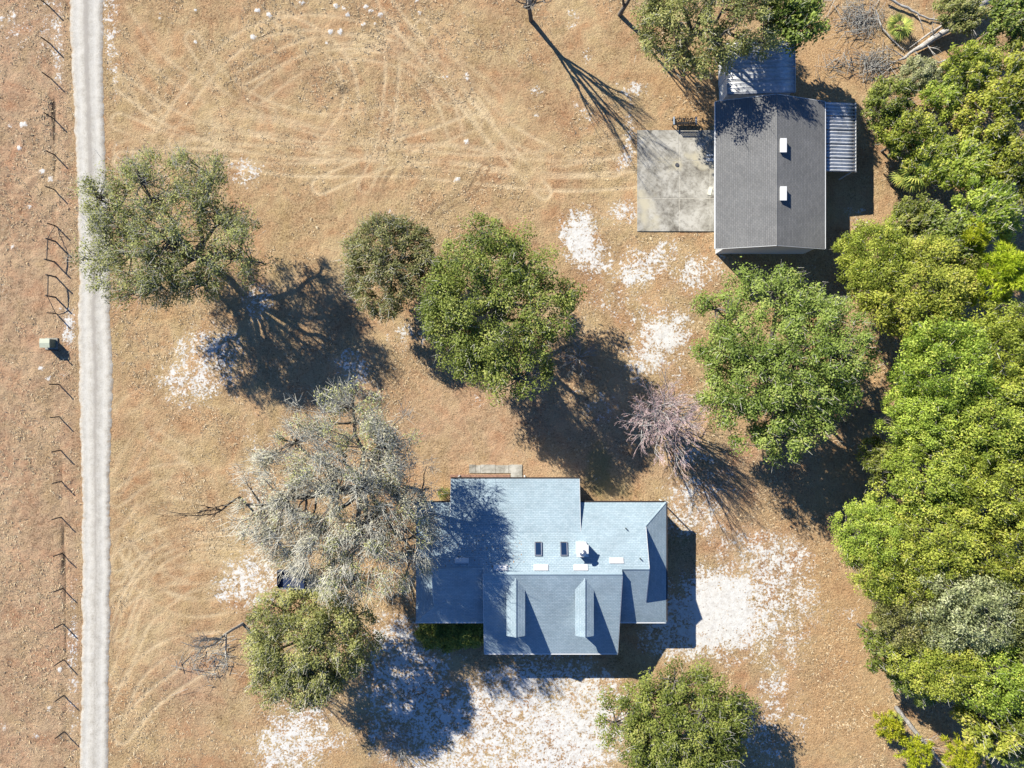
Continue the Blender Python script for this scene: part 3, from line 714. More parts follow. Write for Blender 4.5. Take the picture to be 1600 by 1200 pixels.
# things on the north slope
ROT = Matrix.Rotation(math.atan(.478), 4, 'X').inverted()
def on_slope(cx, cy, sx, sy, h, mat, nm, lift=0.0, parent=None):
    m = Matrix.Translation((cx, cy, nz(cy)+lift)) @ ROT
    pb = PB()
    vs_ = [m @ Vector(q) for q in [(-sx/2,-sy/2,-.03),(sx/2,-sy/2,-.03),(sx/2,sy/2,-.03),(-sx/2,sy/2,-.03),(-sx/2,-sy/2,h),(sx/2,-sy/2,h),(sx/2,sy/2,h),(-sx/2,sy/2,h)]]
    pb.add(vs_, [(0,3,2,1),(4,5,6,7),(0,1,5,4),(1,2,6,5),(2,3,7,6),(3,0,4,7)])
    return pb.build(nm, mat, parent or house, world=parent is None)
for x in (2.17, 4.28):
    sk = on_slope(x, -13.62, .60, 1.15, .11, M['dark_frame'], 'skylight')
    on_slope(x, -13.62, .46, 1.0, .125, M['glass'], 'pane', 0, sk)
    for dx, sx, dy, sy in ((.255,.07,0,1.13),(-.255,.05,0,1.13),(0,.46,-.48,.06)):
        on_slope(x+dx, -13.62+dy, sx, sy, .135, M['galv'], 'frame', 0, sk)
for x, y in ((-4.12,-14.47),(-.94,-14.98),(2.36,-14.98),(5.6,-14.98),(8.55,-14.47)):
    vn = on_slope(x, y, 1.15, .46, .07, M['vent_white'], 'roof_vent')
    on_slope(x-.03, y+.02, 1.05, .36, .11, M['vent_white'], 'vent_cap', 0, vn)
for x, y in ((9.5,-12.05),(10.5,-14.3)):
    PB().bar((x, y, nz(y)-.1), (x, y, nz(y)+.32), .10, n=8).build('vent_pipe', M['pipe'], house)
cz = nz(-13.5)
ch = PB().box(5.28, 6.13, -13.92, -13.06, 4.2, cz+1.18).build('chimney', M['chimney'], house, bevel=.02)
PB().box(5.22, 6.19, -13.98, -13.0, cz+1.183, cz+1.25).build('chimney_cap', M['vent_white'], ch, world=False)
PB().bar((5.72,-13.6,cz+1.24), (5.72,-13.6,cz+1.62), .34, n=14).build('flue', M['galv'], ch, world=False)
PB().bar((5.72,-13.6,cz+1.60), (5.72,-13.6,cz+1.72), .56, n=16, w1=.12).build('flue_cap', M['galv'], ch, world=False)

# walkway and bed along the north wall
walk = empty('garden_walkway', (*P(770, 732), 0))
tag(walk, 'short concrete slab walkway along the north side of the house', 'walkway', kind='structure')
wx = [P(q, 0)[0] for q in (733, 743, 751, 774, 795, 816)]
wy0, wy1 = P(0, 739)[1], P(0, 726)[1]
for i in range(5):
    PB().box(wx[i]+.01, wx[i+1]-.01, wy0, wy1-.05*(i % 2), -.05, .05+.006*(i % 3)).build('paving_slab', M['concrete'], walk, bevel=.01)
PB().box(P(798,0)[0], P(816,0)[0], -8.49, wy0-.015, -.05, .06).build('paving_slab', M['concrete'], walk, bevel=.01)
bedx0, bedx1 = P(703,0)[0], P(797,0)[0]
PB().box(bedx0, bedx1-.02, -8.49, wy0-.15, -.05, .035).build('garden_bed', M['mulch'])
tag(bpy.data.objects['garden_bed'], 'reddish mulch bed between the walkway and the house wall', 'garden bed', kind='structure')

# ------------------------------------------------------------------ garage
garage = empty('garage', (21.76, 17.6, 0))
tag(garage, 'white garage with charcoal shingle gable roof beside the concrete apron', 'garage')
GX0, GX1, GR, GY0, GY1, EZ, RZz = 17.15, 26.37, 21.76, 11.4, 23.8, 3.5, 4.98
gs = (RZz-EZ)/(GR-GX0)
PB().slab([(GX0,GY0,EZ),(GR,GY0,RZz),(GR,GY1,RZz),(GX0,GY1,EZ)], .15).build('roof', M['garage_roof'], garage)
PB().slab([(GR,GY0,RZz),(GX1,GY0,EZ),(GX1,GY1,EZ),(GR,GY1,RZz)], .15).build('roof', M['garage_roof'], garage)
PB().add([(GR-.13,GY0,RZz-.06),(GR,GY0,RZz+.03),(GR+.13,GY0,RZz-.06),(GR-.13,GY1,RZz-.06),(GR,GY1,RZz+.03),(GR+.13,GY1,RZz-.06)], [(0,1,4,3),(1,2,5,4),(3,4,5),(0,2,1),(0,3,5,2)]).build('ridge_cap', M['garage_roof'], garage)
PB().profy([(18.17,-.05),(26.02,-.05),(26.02,EZ+gs*.35-.16),(GR,RZz-.16),(18.17,EZ+gs*1.02-.16)], 11.62, 23.55).build('wall', M['siding'], garage)
PB().box(GX0-.07, GX0-.003, GY0, GY1, EZ-.17, EZ-.01).build('fascia', M['trim'], garage)
PB().box(GX1+.003, GX1+.07, GY0, GY1, EZ-.17, EZ-.01).build('fascia', M['trim'], garage)
for y0, y1 in ((GY0-.04, GY0-.003), (GY1+.003, GY1+.04)):
    for a, b in (((GX0, EZ), (GR, RZz)), ((GR, RZz), (GX1, EZ))):
        PB().profy([(a[0], a[1]-.19), (b[0], b[1]-.19), (b[0], b[1]-.012), (a[0], a[1]-.012)], y0, y1).build('fascia', M['trim'], garage)
for y in (P(0,228,4.9)[1], P(0,303,4.9)[1]):
    x = P(1223, 0, 4.9)[0]; z = RZz-gs*(x-GR)
    b_ = PB().box(x-.24, x+.24, y-.55, y+.55, z-.12, z+.22).build('roof_vent', M['vent_white'], garage, bevel=.02)
    b_['label'] = 'white box vent just below the ridge'
    PB().box(x-.27, x+.27, y-.58, y+.58, z+.222, z+.26).build('vent_cap', M['vent_white'], b_, world=False, bevel=.01)
for yc in (14.6, 19.4):
    d_ = PB().box(18.10, 18.167, yc-1.35, yc+1.35, .05, 2.35).build('garage_door', M['door'], garage)
    for k in range(4):
        PB().box(18.085, 18.098, yc-1.3, yc+1.3, .10+.56*k, .58+.56*k).build('door_panel', M['door'], d_, world=False)
window(garage, 18.17, 22.3, .1, .9, 2.05, 'x', -1, True)

def corrugated(x0, x1, y0, y1, zfun, pitch, amp, nper=8, wavy=False):
    ys2 = np.arange(y0, y1+1e-6, pitch/nper); xs2 = np.linspace(x0, x1, 5)
    ph = np.mod(ys2/pitch, 1.0)
    rib = amp*np.clip(1-np.abs(ph-.5)/.22, 0, 1) if not wavy else amp*np.sin(ph*2*math.pi)
    X2, Y2 = np.meshgrid(xs2, ys2); Z2 = zfun(X2, Y2) + rib[:,None]
    n1 = X2.size
    V2 = np.stack([X2.ravel(), Y2.ravel(), Z2.ravel()], 1); V2 = np.vstack([V2, V2-np.array([0,0,.012])])
    q = np.arange(n1).reshape(X2.shape)
    top = np.stack([q[:-1,:-1].ravel(), q[:-1,1:].ravel(), q[1:,1:].ravel(), q[1:,:-1].ravel()], 1)
    bd = np.concatenate([q[0,:], q[1:,-1], q[-1,-2::-1], q[-2:0:-1,0]]); nb_ = np.roll(bd, -1)
    return V2, np.vstack([top, top[:, ::-1]+n1, np.stack([bd, bd+n1, nb_+n1, nb_], 1)])
# side lean-to
LX0, LX1, LY0, LY1 = 26.55, 29.35, 18.1, 24.05
leanto = empty('lean_to_carport', ((LX0+LX1)/2, (LY0+LY1)/2, 0))
tag(leanto, 'small open lean-to with ribbed metal roof on the east side of the garage', 'lean-to')
lz = lambda X, Y: 2.92 - .09*(X-LX0)
n_s = 5
for k in range(n_s):
    a_, b_ = LY0+(LY1-LY0)*k/n_s, LY0+(LY1-LY0)*(k+1)/n_s
    V2, F2 = corrugated(LX0, LX1, a_+.003, b_-.003, lambda X, Y, k=k: lz(X, Y)+.004*(k % 2), .297, .07, 10, True)
    link('roof_sheet', np_mesh('roof_sheet', V2, F2, M['corrugated']), leanto, True)
for y in (LY0+.15, (LY0+LY1)/2, LY1-.15):
    for x in (LX0+.1, LX1-.15):
        PB().box(x-.05, x+.05, y-.05, y+.05, 0, lz(x, y)-.12).build('post', M['trim'], leanto)
for x in (LX0+.1, LX1-.15):
    PB().box(x-.03, x+.03, LY0+.02, LY1-.02, lz(x, 0)-.118, lz(x, 0)-.016).build('beam', M['wood'], leanto)
PB().box(LX1+.002, LX1+.03, LY0, LY1, lz(LX1, 0)-.10, lz(LX1, 0)+.05).build('edge_trim', M['trim'], leanto)
# metal roofed shed to the north
SX0, SX1, SY0, SY1 = 18.35, 24.15, 24.9, 29.2
shed = empty('metal_shed', ((SX0+SX1)/2, (SY0+SY1)/2, 0), R(2.0))
tag(shed, 'low white shed with blue grey ribbed metal roof behind the garage, half under an oak', 'shed')
hx, hy = (SX1-SX0)/2, (SY1-SY0)/2
shz = lambda X, Y: 2.55 + .07*(Y+hy)
for k in range(4):
    a_, b_ = -hy+2*hy*k/4, -hy+2*hy*(k+1)/4
    V2, F2 = corrugated(-hx, hx, a_+.003, b_-.003, lambda X, Y, k=k: shz(X, Y)+.004*(k % 2), .36, .05)
    link('roof_sheet', np_mesh('roof_sheet', V2, F2, M['corrugated']), shed)
PB().profx([(-hy+.12,-.05),(-hy+.12,shz(0,-hy+.12)-.02),(hy-.15,shz(0,hy-.15)-.02),(hy-.15,-.05)], -hx+.1, hx-.12).build('wall', M['siding'], shed, world=False)
PB().profx([(-hy-.04,2.42),(-hy-.04,2.57),(-hy-.004,2.57),(-hy-.004,2.42)], -hx, hx).build('fascia', M['galv'], shed, world=False)
for s_ in (-1, 1):
    x = s_*(hx+.025)
    PB().profx([(-hy,2.44),(-hy,2.60),(hy,shz(0,hy)+.05),(hy,shz(0,hy)-.12)], x-.02, x+.02).build('fascia', M['trim'], shed, world=False)
PB().box(-hx+.05, -hx+.096, -.5, .5, .05, 2.05).build('door', M['door'], shed, world=False)

# ------------------------------------------------------------------ wire fence
fence = empty('wire_fence', (*P(88, 600), 0))
tag(fence, 'long wire fence on thin steel posts with braced wooden gateway posts', 'fence')
TP = [(76,-44),(77,10),(77,67),(79,122),(82,184),(84,241),(84.5,296),(87,353),(88,490),(90,547),(91.5,600.5),(92,651),(94,703.5),(95,752),(95,808),(96,865),(97,920),(98,975),(99,1031),(99.5,1087),(99.5,1144),(100,1200),(101,1252)]
BP = [(86,377),(84.5,409),(86.7,432.7),(86,464.5)]
pm = PB().box(-.02, .02, -.028, .028, -.15, 1.27).box(-.06, -.02, -.008, .008, -.15, 1.27).v
post_me = None
rng = random.Random(4)
for px, py in TP:
    x, y = P(px, py); z = float(ground_z(x, y))
    if post_me is None:
        o = PB().box(-.045, .0, -.045, .045, -.2, 1.24).box(.0005, .055, -.012, .012, -.2, 1.24).build('fence_post', M['steel'], fence, world=False); post_me = o.data
    else:
        o = link('fence_post', post_me, fence)
    o.location = Vector((x, y, z)) - Vector(fence.location); o.rotation_euler = (R(rng.uniform(-2.5, 2.5)), R(rng.uniform(-2, 2)), R(rng.uniform(-10, 10)))
bpts = []
bp_me = None
for px, py in BP:
    x, y = P(px, py)
    if bp_me is None:
        o = PB().bar((0,0,-.3), (0,0,1.28), .15, n=8, w1=.13).build('brace_post', M['wood'], fence, world=False, smooth=False); bp_me = o.data
    else: o = link('brace_post', bp_me, fence)
    o.location = Vector((x, y, 0)) - Vector(fence.location); bpts.append((x, y))
FL = Vector(fence.location)
def fb(a, b, w, nm, mat, n=6): PB().bar(Vector(a), Vector(b), w, n=n).build(nm, mat, fence)
for i, j in ((0, 1), (2, 3)):
    fb((*bpts[i], .98), (*bpts[j], .98), .09, 'brace_rail', M['wood'])
a0 = P(87, 353); a1 = P(88, 490)
fb((a0[0], a0[1], .08), (bpts[0][0], bpts[0][1], 1.05), .06, 'brace_rail', M['wood']); fb((a1[0], a1[1], .08), (bpts[3][0], bpts[3][1], 1.05), .06, 'brace_rail', M['wood'])
allp = sorted([P(*q) for q in TP+BP], key=lambda q: -q[1])
for hgt in (.30, .58, .86, 1.14):
    for half in (lambda q: q[1] > bpts[1][1]-.02, lambda q: q[1] < bpts[1][1]-.02):      # north and south of the walk-through gap
        q = np.array([(a[0]+.05, a[1], hgt) for a in allp if half(a)])
        V1, F1 = tubes([(q, np.full(len(q), .003))], 3)
        link('wire', np_mesh('wire', V1, F1, M['wire']), fence, True)

# ------------------------------------------------------------------ pad mounted utility box
bx_, by_ = P(81, 537)
ub = empty('utility_box', (bx_, by_, 0))
tag(ub, 'pale green metal utility box on a small pad beside the fence', 'utility box')
PB().box(-.56, .56, -.52, .52, -.08, .07).build('concrete_pad', M['concrete'], ub, world=False, bevel=.015)
PB().box(-.40, .40, -.36, .36, .07, .92).build('cabinet', M['utility_shaded'], ub, world=False, bevel=.01)
PB().profx([(-.40,.922),(-.40,.97),(.0,1.02),(.40,.97),(.40,.922)], -.44, .44).build('lid', M['utility'], ub, world=False)
PB().box(-.01, .01, -.375, -.362, .12, .88).build('door_seam', M['pipe'], ub, world=False)
PB().box(.06, .10, -.385, -.362, .48, .58).build('handle', M['pipe'], ub, world=False)

# ------------------------------------------------------------------ bench, trailer, boards
x, y = P(1069.5, 190, .4)
bn = empty('slatted_bench', (x, y, 0))
tag(bn, 'dark slatted bench with sky-tinted arms strewn with brown leaves above the apron', 'bench')
for k in range(6): PB().box(-.92, .92, -.22+.095*k, -.14+.095*k, .42, .45).build('seat_slat', M['bench'], bn, world=False)
for s_ in (-1, 1):
    PB().box(s_*.98-.07, s_*.98+.07, -.34, .34, .62, .66).build('arm', M['bench_arm'], bn, world=False, bevel=.012)
    for yy in (-.28, .29):
        PB().box(s_*.98-.035, s_*.98+.035, yy-.035, yy+.035, -.03, .618).build('leg', M['bench'], bn, world=False)
    PB().box(s_*.98-.03, s_*.98+.03, -.24, .25, .36, .415).build('side_rail', M['bench'], bn, world=False)
PB().box(-.95, .95, -.34, -.29, .86, .93).build('top_rail', M['bench'], bn, world=False); PB().box(-.95, .95, -.34, -.29, .46, .52).build('lower_rail', M['bench'], bn, world=False)
for k in range(13): PB().box(-.90+.145*k, -.82+.145*k, -.327, -.303, .521, .859).build('back_slat', M['bench'], bn, world=False)

x, y = P(455, 905, .7)
tr = empty('utility_trailer', (x, y, 0))
tag(tr, 'dark blue open trailer poking out from under the grey oak', 'trailer')
PB().box(-1.2, 1.2, -.80, .80, .45, .52).build('bed', M['trailer'], tr, world=False)
PB().box(-1.2, 1.2, .76, .80, .521, .92).build('side_board', M['trailer'], tr, world=False); PB().box(-1.2, 1.2, -.80, -.76, .521, .92).build('side_board', M['trailer'], tr, world=False)
PB().box(-1.2, -1.16, -.757, .757, .521, .88).build('tailgate', M['trailer'], tr, world=False); PB().box(1.16, 1.2, -.757, .757, .521, .92).build('front_board', M['trailer'], tr, world=False)
PB().box(-1.15, 1.15, .28, .34, .521, .58).build('floor_rib', M['trailer_rim'], tr, world=False)
PB().box(-1.2, 1.2, .74, .82, .921, .96).build('top_rim', M['trailer_rim'], tr, world=False); PB().box(-1.2, 1.2, -.82, -.74, .921, .96).build('top_rim', M['trailer_rim'], tr, world=False)
for s_ in (-1, 1):
    w_ = PB().bar((0, s_*.83, .30), (0, s_*1.0, .30), .60, n=20).build('wheel', M['rubber'], tr, world=False)
    PB().bar((0, s_*1.001, .30), (0, s_*1.02, .30), .32, n=16).build('rim', M['trailer_rim'], w_, world=False)
    PB().box(-1.23, -1.202, s_*.66-.10, s_*.66+.10, .62, .78).build('tail_light', M['red'], tr, world=False)
PB().bar((1.2,.5,.48), (2.2,0,.46), .07).build('tongue', M['trailer_rim'], tr, world=False); PB().bar((1.2,-.5,.48), (2.2,0,.44), .07).build('tongue', M['trailer_rim'], tr, world=False)
def loose(name, px, py, sx, sy, rz, mat, label, cat, z=.056, th=.04):
    x, y = P(px, py); o = PB().box(-sx/2, sx/2, -sy/2, sy/2, 0, th).build(name, mat, world=False, bevel=.006)
    o.location = (x, y, z); o.rotation_euler = (0, 0, rz); return tag(o, label, cat)
loose('white_plank', 1109, 243, .62, .14, R(3), M['board_white'], 'thinner white plank lying on the apron at the garage wall', 'plank', .056)
loose('white_plank', 1109, 250, .66, .24, R(-2), M['board_white'], 'broader white plank lying on the apron at the garage wall', 'plank', .056)
loose('cream_board', 1109, 299, .34, .72, R(-14), M['board'], 'cream board lying askew on the apron near its east joint', 'board', .056)
x, y = P(1057.5, 258)
o = PB().bar((0,0,0), (0,0,.05), .34, n=18).build('drain_cover', M['dark_frame'], world=False); o.location = (x, y, .052)
tag(o, 'round dark drain cover in the middle of the concrete apron', 'drain cover')
# ------------------------------------------------------------------ plants: generators
def sticks(P0, P1, r0, r1):
    """thin three-sided twigs"""
    n = len(P0); d = unit(P1-P0)
    up = np.where(np.abs(d[:, 2:3]) > .9, np.array([[1., 0, 0]]), np.array([[0, 0, 1.]]))
    u = unit(np.cross(d, up)); w = np.cross(d, u)
    V = np.empty((n, 6, 3))
    for i in range(3):
        a = 2*math.pi*i/3
        off = u*math.cos(a)+w*math.sin(a)
        V[:, i] = P0+off*np.reshape(r0, (-1, 1)); V[:, 3+i] = P1+off*np.reshape(r1, (-1, 1))
    b = np.arange(n)[:, None]*6
    F = np.concatenate([b+np.array([[i, (i+1) % 3, 3+(i+1) % 3, 3+i]]) for i in range(3)], 0)
    return V.reshape(-1, 3), F

def merge(*vf):
    V, F, n = [], [], 0
    for v, f in vf:
        V.append(v); F.append(f+n); n += len(v)
    return np.vstack(V), np.vstack(F)

def crown_clumps(rng, Rx, Ry, Hz, n, lobes=7, lob=.34, low=-.30, shell=.55, mind=.0):
    L = unit(rng.normal(size=(lobes, 3))*np.array([1, 1, .5])+np.array([0, 0, .15]))
    d = unit(rng.normal(size=(n*3, 3))); d = d[d[:, 2] > low][:n*2]
    mult = (1-lob*.55) + lob*.85*np.max(np.clip(d@L.T, 0, 1)**5, axis=1)
    r = (shell + (1-shell)*rng.random(len(d))**.6)*mult
    c = d*r[:, None]*np.array([Rx, Ry, Hz])
    keep = []
    for i in range(len(c)):
        if not keep or np.min(np.sum((c[keep]-c[i])**2, 1)) > mind**2: keep.append(i)
        if len(keep) >= n: break
    return c[keep]

def leaves(rng, C, rad, per, size, aspect=.55, flat=.7, tintc=None, spread=.42):
    """leaf sprays around clump centres C"""
    n = len(C)
    idx = np.repeat(np.arange(n), per)
    N = len(idx)
    dirs = unit(rng.normal(size=(N, 3))+np.array([0, 0, .25]))
    rr = 1.12*rad[idx]*(.10+.90*rng.random(N)**.5)
    rr = rr*(1+.35*(rng.random(N) > .9))
    p = C[idx] + dirs*rr[:, None]*np.array([1, 1, flat])
    nrm = unit(dirs*.7 + np.array([-.24, .25, .75]) + rng.normal(size=(N, 3))*.55)      # leaves turn to the light
    ax = unit(np.cross(nrm, rng.normal(size=(N, 3)))); bx = np.cross(nrm, ax)
    L = size*(.6+.8*rng.random(N)); w = L*aspect*(.7+.6*rng.random(N))
    V = np.empty((N, 4, 3))
    V[:, 0] = p-ax*(L/2)[:, None]; V[:, 1] = p+bx*(w/2)[:, None]-nrm*(w*.12)[:, None]; V[:, 2] = p+ax*(L/2)[:, None]; V[:, 3] = p-bx*(w/2)[:, None]-nrm*(w*.12)[:, None]
    F = np.arange(N*4).reshape(N, 4)
    tc = rng.random(n) if tintc is None else tintc
    tint = np.clip(tc[idx]*(1-spread*.6)+rng.normal(size=N)*.12+spread*.3, 0, 1)
    odd = rng.random(N) > .985; tint[odd] = 1.0
    return V.reshape(-1, 3), F, tint

def twig_sprays(rng, C, rad, per, length, r, origin):
    idx = np.repeat(np.arange(len(C)), per); N = len(idx)
    out = unit(C[idx]-origin)
    s = C[idx]+rng.normal(size=(N, 3))*rad[idx][:, None]*.42
    d = unit(out*.8+np.array([0, 0, .25])+rng.normal(size=(N, 3))*.6)
    e = s+d*(length*(.5+.8*rng.random(N)))[:, None]
    k = r*(.6+.8*rng.random(N))
    return sticks(s, e, k, k*.45)

def limb_paths(rng, base, fork, C, r0, nmain, wob=.25, taper=.28, sub=True, subr=.035):
    """trunk, main limbs and a branch to each clump"""
    out = []
    k = 6
    tr = np.linspace(base, fork, k); tr[1:-1, :2] += rng.normal(size=(k-2, 2))*.08*r0/.3
    rad = np.linspace(r0*1.0, r0*.78, k); rad[0] *= 1.45; rad[1] *= 1.1
    out.append((tr, rad))
    # farthest point pick of limb ends
    ends = [int(np.argmax(np.linalg.norm(C-C.mean(0), axis=1)))]
    while len(ends) < min(nmain, len(C)):
        dd = np.min(np.linalg.norm(C[:, None]-C[ends][None], axis=2), axis=1); ends.append(int(np.argmax(dd)))
    nodes, nrad = [], []
    for e in ends:
        m = 8; t_ = np.linspace(0, 1, m)[:, None]
        tgt = C[e]*.96+fork*.04
        mid = fork*.55+tgt*.45+np.array([0, 0, .16*np.linalg.norm(tgt-fork)])
        p = (1-t_)**2*fork+2*t_*(1-t_)*mid+t_**2*tgt
        p[1:-1] += rng.normal(size=(m-2, 3))*wob*.6
        rr = np.linspace(r0*.62, r0*.62*taper, m)
        out.append((p, rr)); nodes.append(p[1:-1]); nrad.append(rr[1:-1])
    nodes = np.vstack(nodes); nrad = np.concatenate(nrad)
    thin = []
    if sub:
        for i in range(len(C)):
            dd = np.linalg.norm(nodes-C[i], axis=1); j = int(np.argmin(dd+rng.random(len(dd))*1.0))
            if dd[j] < .15: continue
            a = nodes[j]; b = C[i]; m = 4; t_ = np.linspace(0, 1, m)[:, None]
            p = a+(b-a)*t_; p[1:-1] += rng.normal(size=(m-2, 3))*wob*.5*min(1, dd[j])
            ra = min(nrad[j]*.7, subr*1.8+.012*dd[j])
            thin.append((p, np.linspace(ra, .018, m)))
    return out, thin

def make_tree(rng, Rx, Ry, zc, Hz, nclump, crad, per, size, off=(0, 0), r0=.32, nmain=8, lobes=7, lob=.34, shell=.5, mind=.55, low=-.3,
              twigs=0, twig_len=.7, green=1.0, aspect=.55, fork=.32, twr=.014, greenf=None, tintf=None):
    """returns (trunk V,F), (crown V,F,tint), (twigs V,F or None); the base is at the origin"""
    C = crown_clumps(rng, Rx, Ry, Hz, nclump, lobes, lob, low, shell, mind)
    C = C+np.array([off[0], off[1], zc])
    fk = np.array([off[0]*.45, off[1]*.45, max(1.0, (zc-Hz*.3)*fork*1.6)])
    thick, thin = limb_paths(rng, np.array([0, 0, -.25]), fk, C, r0, nmain)
    tr = merge(tubes(thick, 8), tubes(thin, 4)) if thin else tubes(thick, 8)
    rad = crad*(.65+.7*rng.random(len(C)))
    sel = rng.random(len(C)) < green
    if greenf is not None: sel = greenf(C, rng)
    lf = leaves(rng, C[sel], rad[sel], per, size, aspect, tintc=None if tintf is None else tintf(C[sel], rng))
    tw = twig_sprays(rng, C, rad, twigs, twig_len, twr, np.array([off[0]*.6, off[1]*.6, zc*.55])) if twigs else None
    return tr, lf, tw

def put_tree(name, label, cat, xy, parts, mleaf, mbark, mtwig=None, group=None, rz=0.0, sc=(1, 1, 1)):
    e = empty(name, (xy[0], xy[1], float(ground_z(xy[0], xy[1]))), rz); e.scale = sc
    tag(e, label, cat, group)
    (tv, tf), (lv, lf, lt), tw = parts
    me = np_mesh('trunk', tv, tf, mbark, smooth=True); link('trunk', me, e)
    me2 = np_mesh('crown', lv, lf, mleaf); face_attr(me2, 'tint', lt); link('crown', me2, e)
    if tw is not None:
        link('twigs', np_mesh('twigs', tw[0], tw[1], mtwig or mbark), e)['kind'] = 'stuff'
    return e

# ------------------------------------------------------------------ the yard trees
def base_of(px, py, z, off=(0, 0)):
    x, y = P(px, py, z); return (x-off[0], y-off[1])
def rm(r, z): return r*(CAM_H-z)/FPX

def yard(seed, label, px, py, z, rx, ry, Hz, mleaf, off=(0, 0), dens=1.0, crad=.68, per=150, size=.25, mbark='bark', mtwig=None, group='oaks standing in the yard', **kw):
    rng = np.random.default_rng(seed)
    Rx, Ry = rm(rx, z)-.25, rm(ry, z)-.25
    n = int(dens*2.9*Rx*Ry/(crad*crad)+30); kw['mind'] = crad*.60; kw.setdefault('shell', .36); per = int(per*1.3); size *= .70
    parts = make_tree(rng, Rx, Ry, z-Hz*.10, Hz, n, crad, per, size, off, **kw)
    return put_tree('oak_tree', label, 'tree', base_of(px, py, z, off), parts, M[mleaf], M[mbark], M[mtwig] if mtwig else None, group)

yard(11, 'sparse grey green oak overhanging the white sand road', 258, 370, 7.5, 150, 138, 3.6, 'leaf_olive', off=(-1.0, 1.4), dens=1.08, crad=.66, per=95, size=.22, twigs=14, twig_len=.7, mtwig='moss', lob=.42, shell=.35, mind=.6, r0=.36, nmain=10, group=None)
yard(12, 'small dull green oak touching the larger bright oak in mid yard', 606, 413, 5, 78, 88, 2.6, 'leaf_dark', dens=1.0, crad=.55, per=130, size=.22, twigs=8, mtwig='moss', lob=.30, shell=.4, mind=.45, r0=.2, nmain=7, group=None)
yard(13, 'large bright green oak in the middle of the yard', 765, 482, 7.5, 134, 144, 3.8, 'leaf_green', dens=1.0, crad=.72, per=165, size=.24, lob=.36, mind=.62, twigs=5, mtwig='moss', r0=.38, nmain=9, group=None)
yard(14, 'half bare grey oak with visible limbs overhanging the house roof', 542, 780, 9.6, 172, 172, 4.0, 'leaf_lichen', off=(-.6, -.4), dens=.86, crad=.72, per=105, size=.22, twigs=34, twig_len=.95, twr=.018, mtwig='moss', lob=.36, shell=.30, mind=.62, r0=.40, nmain=13, group=None,
     greenf=lambda C, rng: rng.random(len(C)) < .66,
     tintf=lambda C, rng: np.where(rng.random(len(C)) < np.where((C[:, 1] > 3.6) | ((C[:, 1] < -3.0) & (C[:, 0] > -2.5)), .75, .22), .75+.3*rng.random(len(C)), .1+.4*rng.random(len(C))))
yard(15, 'round olive oak southwest of the house below the trailer', 482, 1015, 6.3, 108, 110, 3.2, 'leaf_olive', dens=1.0, crad=.62, per=145, size=.23, twigs=10, mtwig='moss', mind=.52, shell=.4, r0=.28, group=None)
yard(16, 'broad green oak at the bottom edge just south of the house', 1062, 1150, 5, 124, 112, 2.8, 'leaf_green', dens=1.0, crad=.66, per=160, size=.24, mind=.56, twigs=4, mtwig='moss', r0=.3, group=None)
yard(17, 'large green oak between the garage and the pink bare tree', 1222, 563, 7, 148, 150, 3.6, 'leaf_green', dens=1.0, crad=.74, per=165, size=.25, mind=.64, twigs=5, mtwig='moss', r0=.4, nmain=10, lob=.32, group=None)
yard(18, 'olive oak overhanging the metal roofed shed at the top', 1102, 12, 7, 138, 116, 3.2, 'leaf_olive', dens=.78, crad=.68, per=135, size=.24, mind=.6, lob=.4, twigs=6, mtwig='moss', r0=.34, group=None)

# ------------------------------------------------------------------ the wood on the east side: eight crown shapes, each tree its own object
kinds = []
for s_ in range(8):
    rng = np.random.default_rng(100+s_)
    parts = make_tree(rng, 4.5, 4.5, 6.1, 2.9, 215, .60, 180, .168, r0=.22, nmain=7, lob=.34, mind=.38, shell=.42, lobes=6, twigs=2, twig_len=.5)
    (tv, tf), (lv, lf, lt), tw = parts
    tm = np_mesh('trunk', tv, tf, M['bark'], smooth=True)
    cm_ = np_mesh('crown', lv, lf, M['leaf_green']); face_attr(cm_, 'tint', lt)
    wm = np_mesh('twigs', tw[0], tw[1], M['moss'])
    kinds.append((tm, cm_, wm))
small_kinds = []
for s_ in range(4):
    rng = np.random.default_rng(150+s_)
    (tv, tf), (lv, lf, lt), tw = make_tree(rng, 2.4, 2.4, 3.3, 1.5, 90, .42, 115, .19, r0=.12, nmain=7, lob=.5, mind=.22, shell=.35, lobes=7, twigs=4, twig_len=.5)
    tm = np_mesh('trunk', tv, tf, M['bark'], smooth=True)
    cm_ = np_mesh('crown', lv, lf, M['leaf_green']); face_attr(cm_, 'tint', lt)
    small_kinds.append((tm, cm_, np_mesh('twigs', tw[0], tw[1], M['moss'])))
rng_w = random.Random(8)
def wood_tree(px, py, z, rpx, leaf, label, name='oak_tree', cat='tree', group='trees of the wood along the east side', kind=None):
    k = rng_w.randrange(8) if kind is None else kind
    rz = rng_w.uniform(0, 6.28)
    small = rm(rpx, z) < 3.3
    s_ = rm(rpx, z)/(2.55 if small else 4.75); sz_ = z/(3.4 if small else 6.3)
    x, y = P(px, py, z)
    e = empty(name, (x, y, float(ground_z(x, y))), rz); e.scale = (s_, s_, sz_)
    tag(e, label, cat, group)
    for nm, me in zip(('trunk', 'crown', 'twigs'), small_kinds[k % 4] if small else kinds[k]):
        o = link(nm, me, e)
        if nm == 'twigs': o['kind'] = 'stuff'
        if nm == 'crown':
            o.material_slots[0].link = 'OBJECT'; o.material_slots[0].material = M[leaf]
    return e
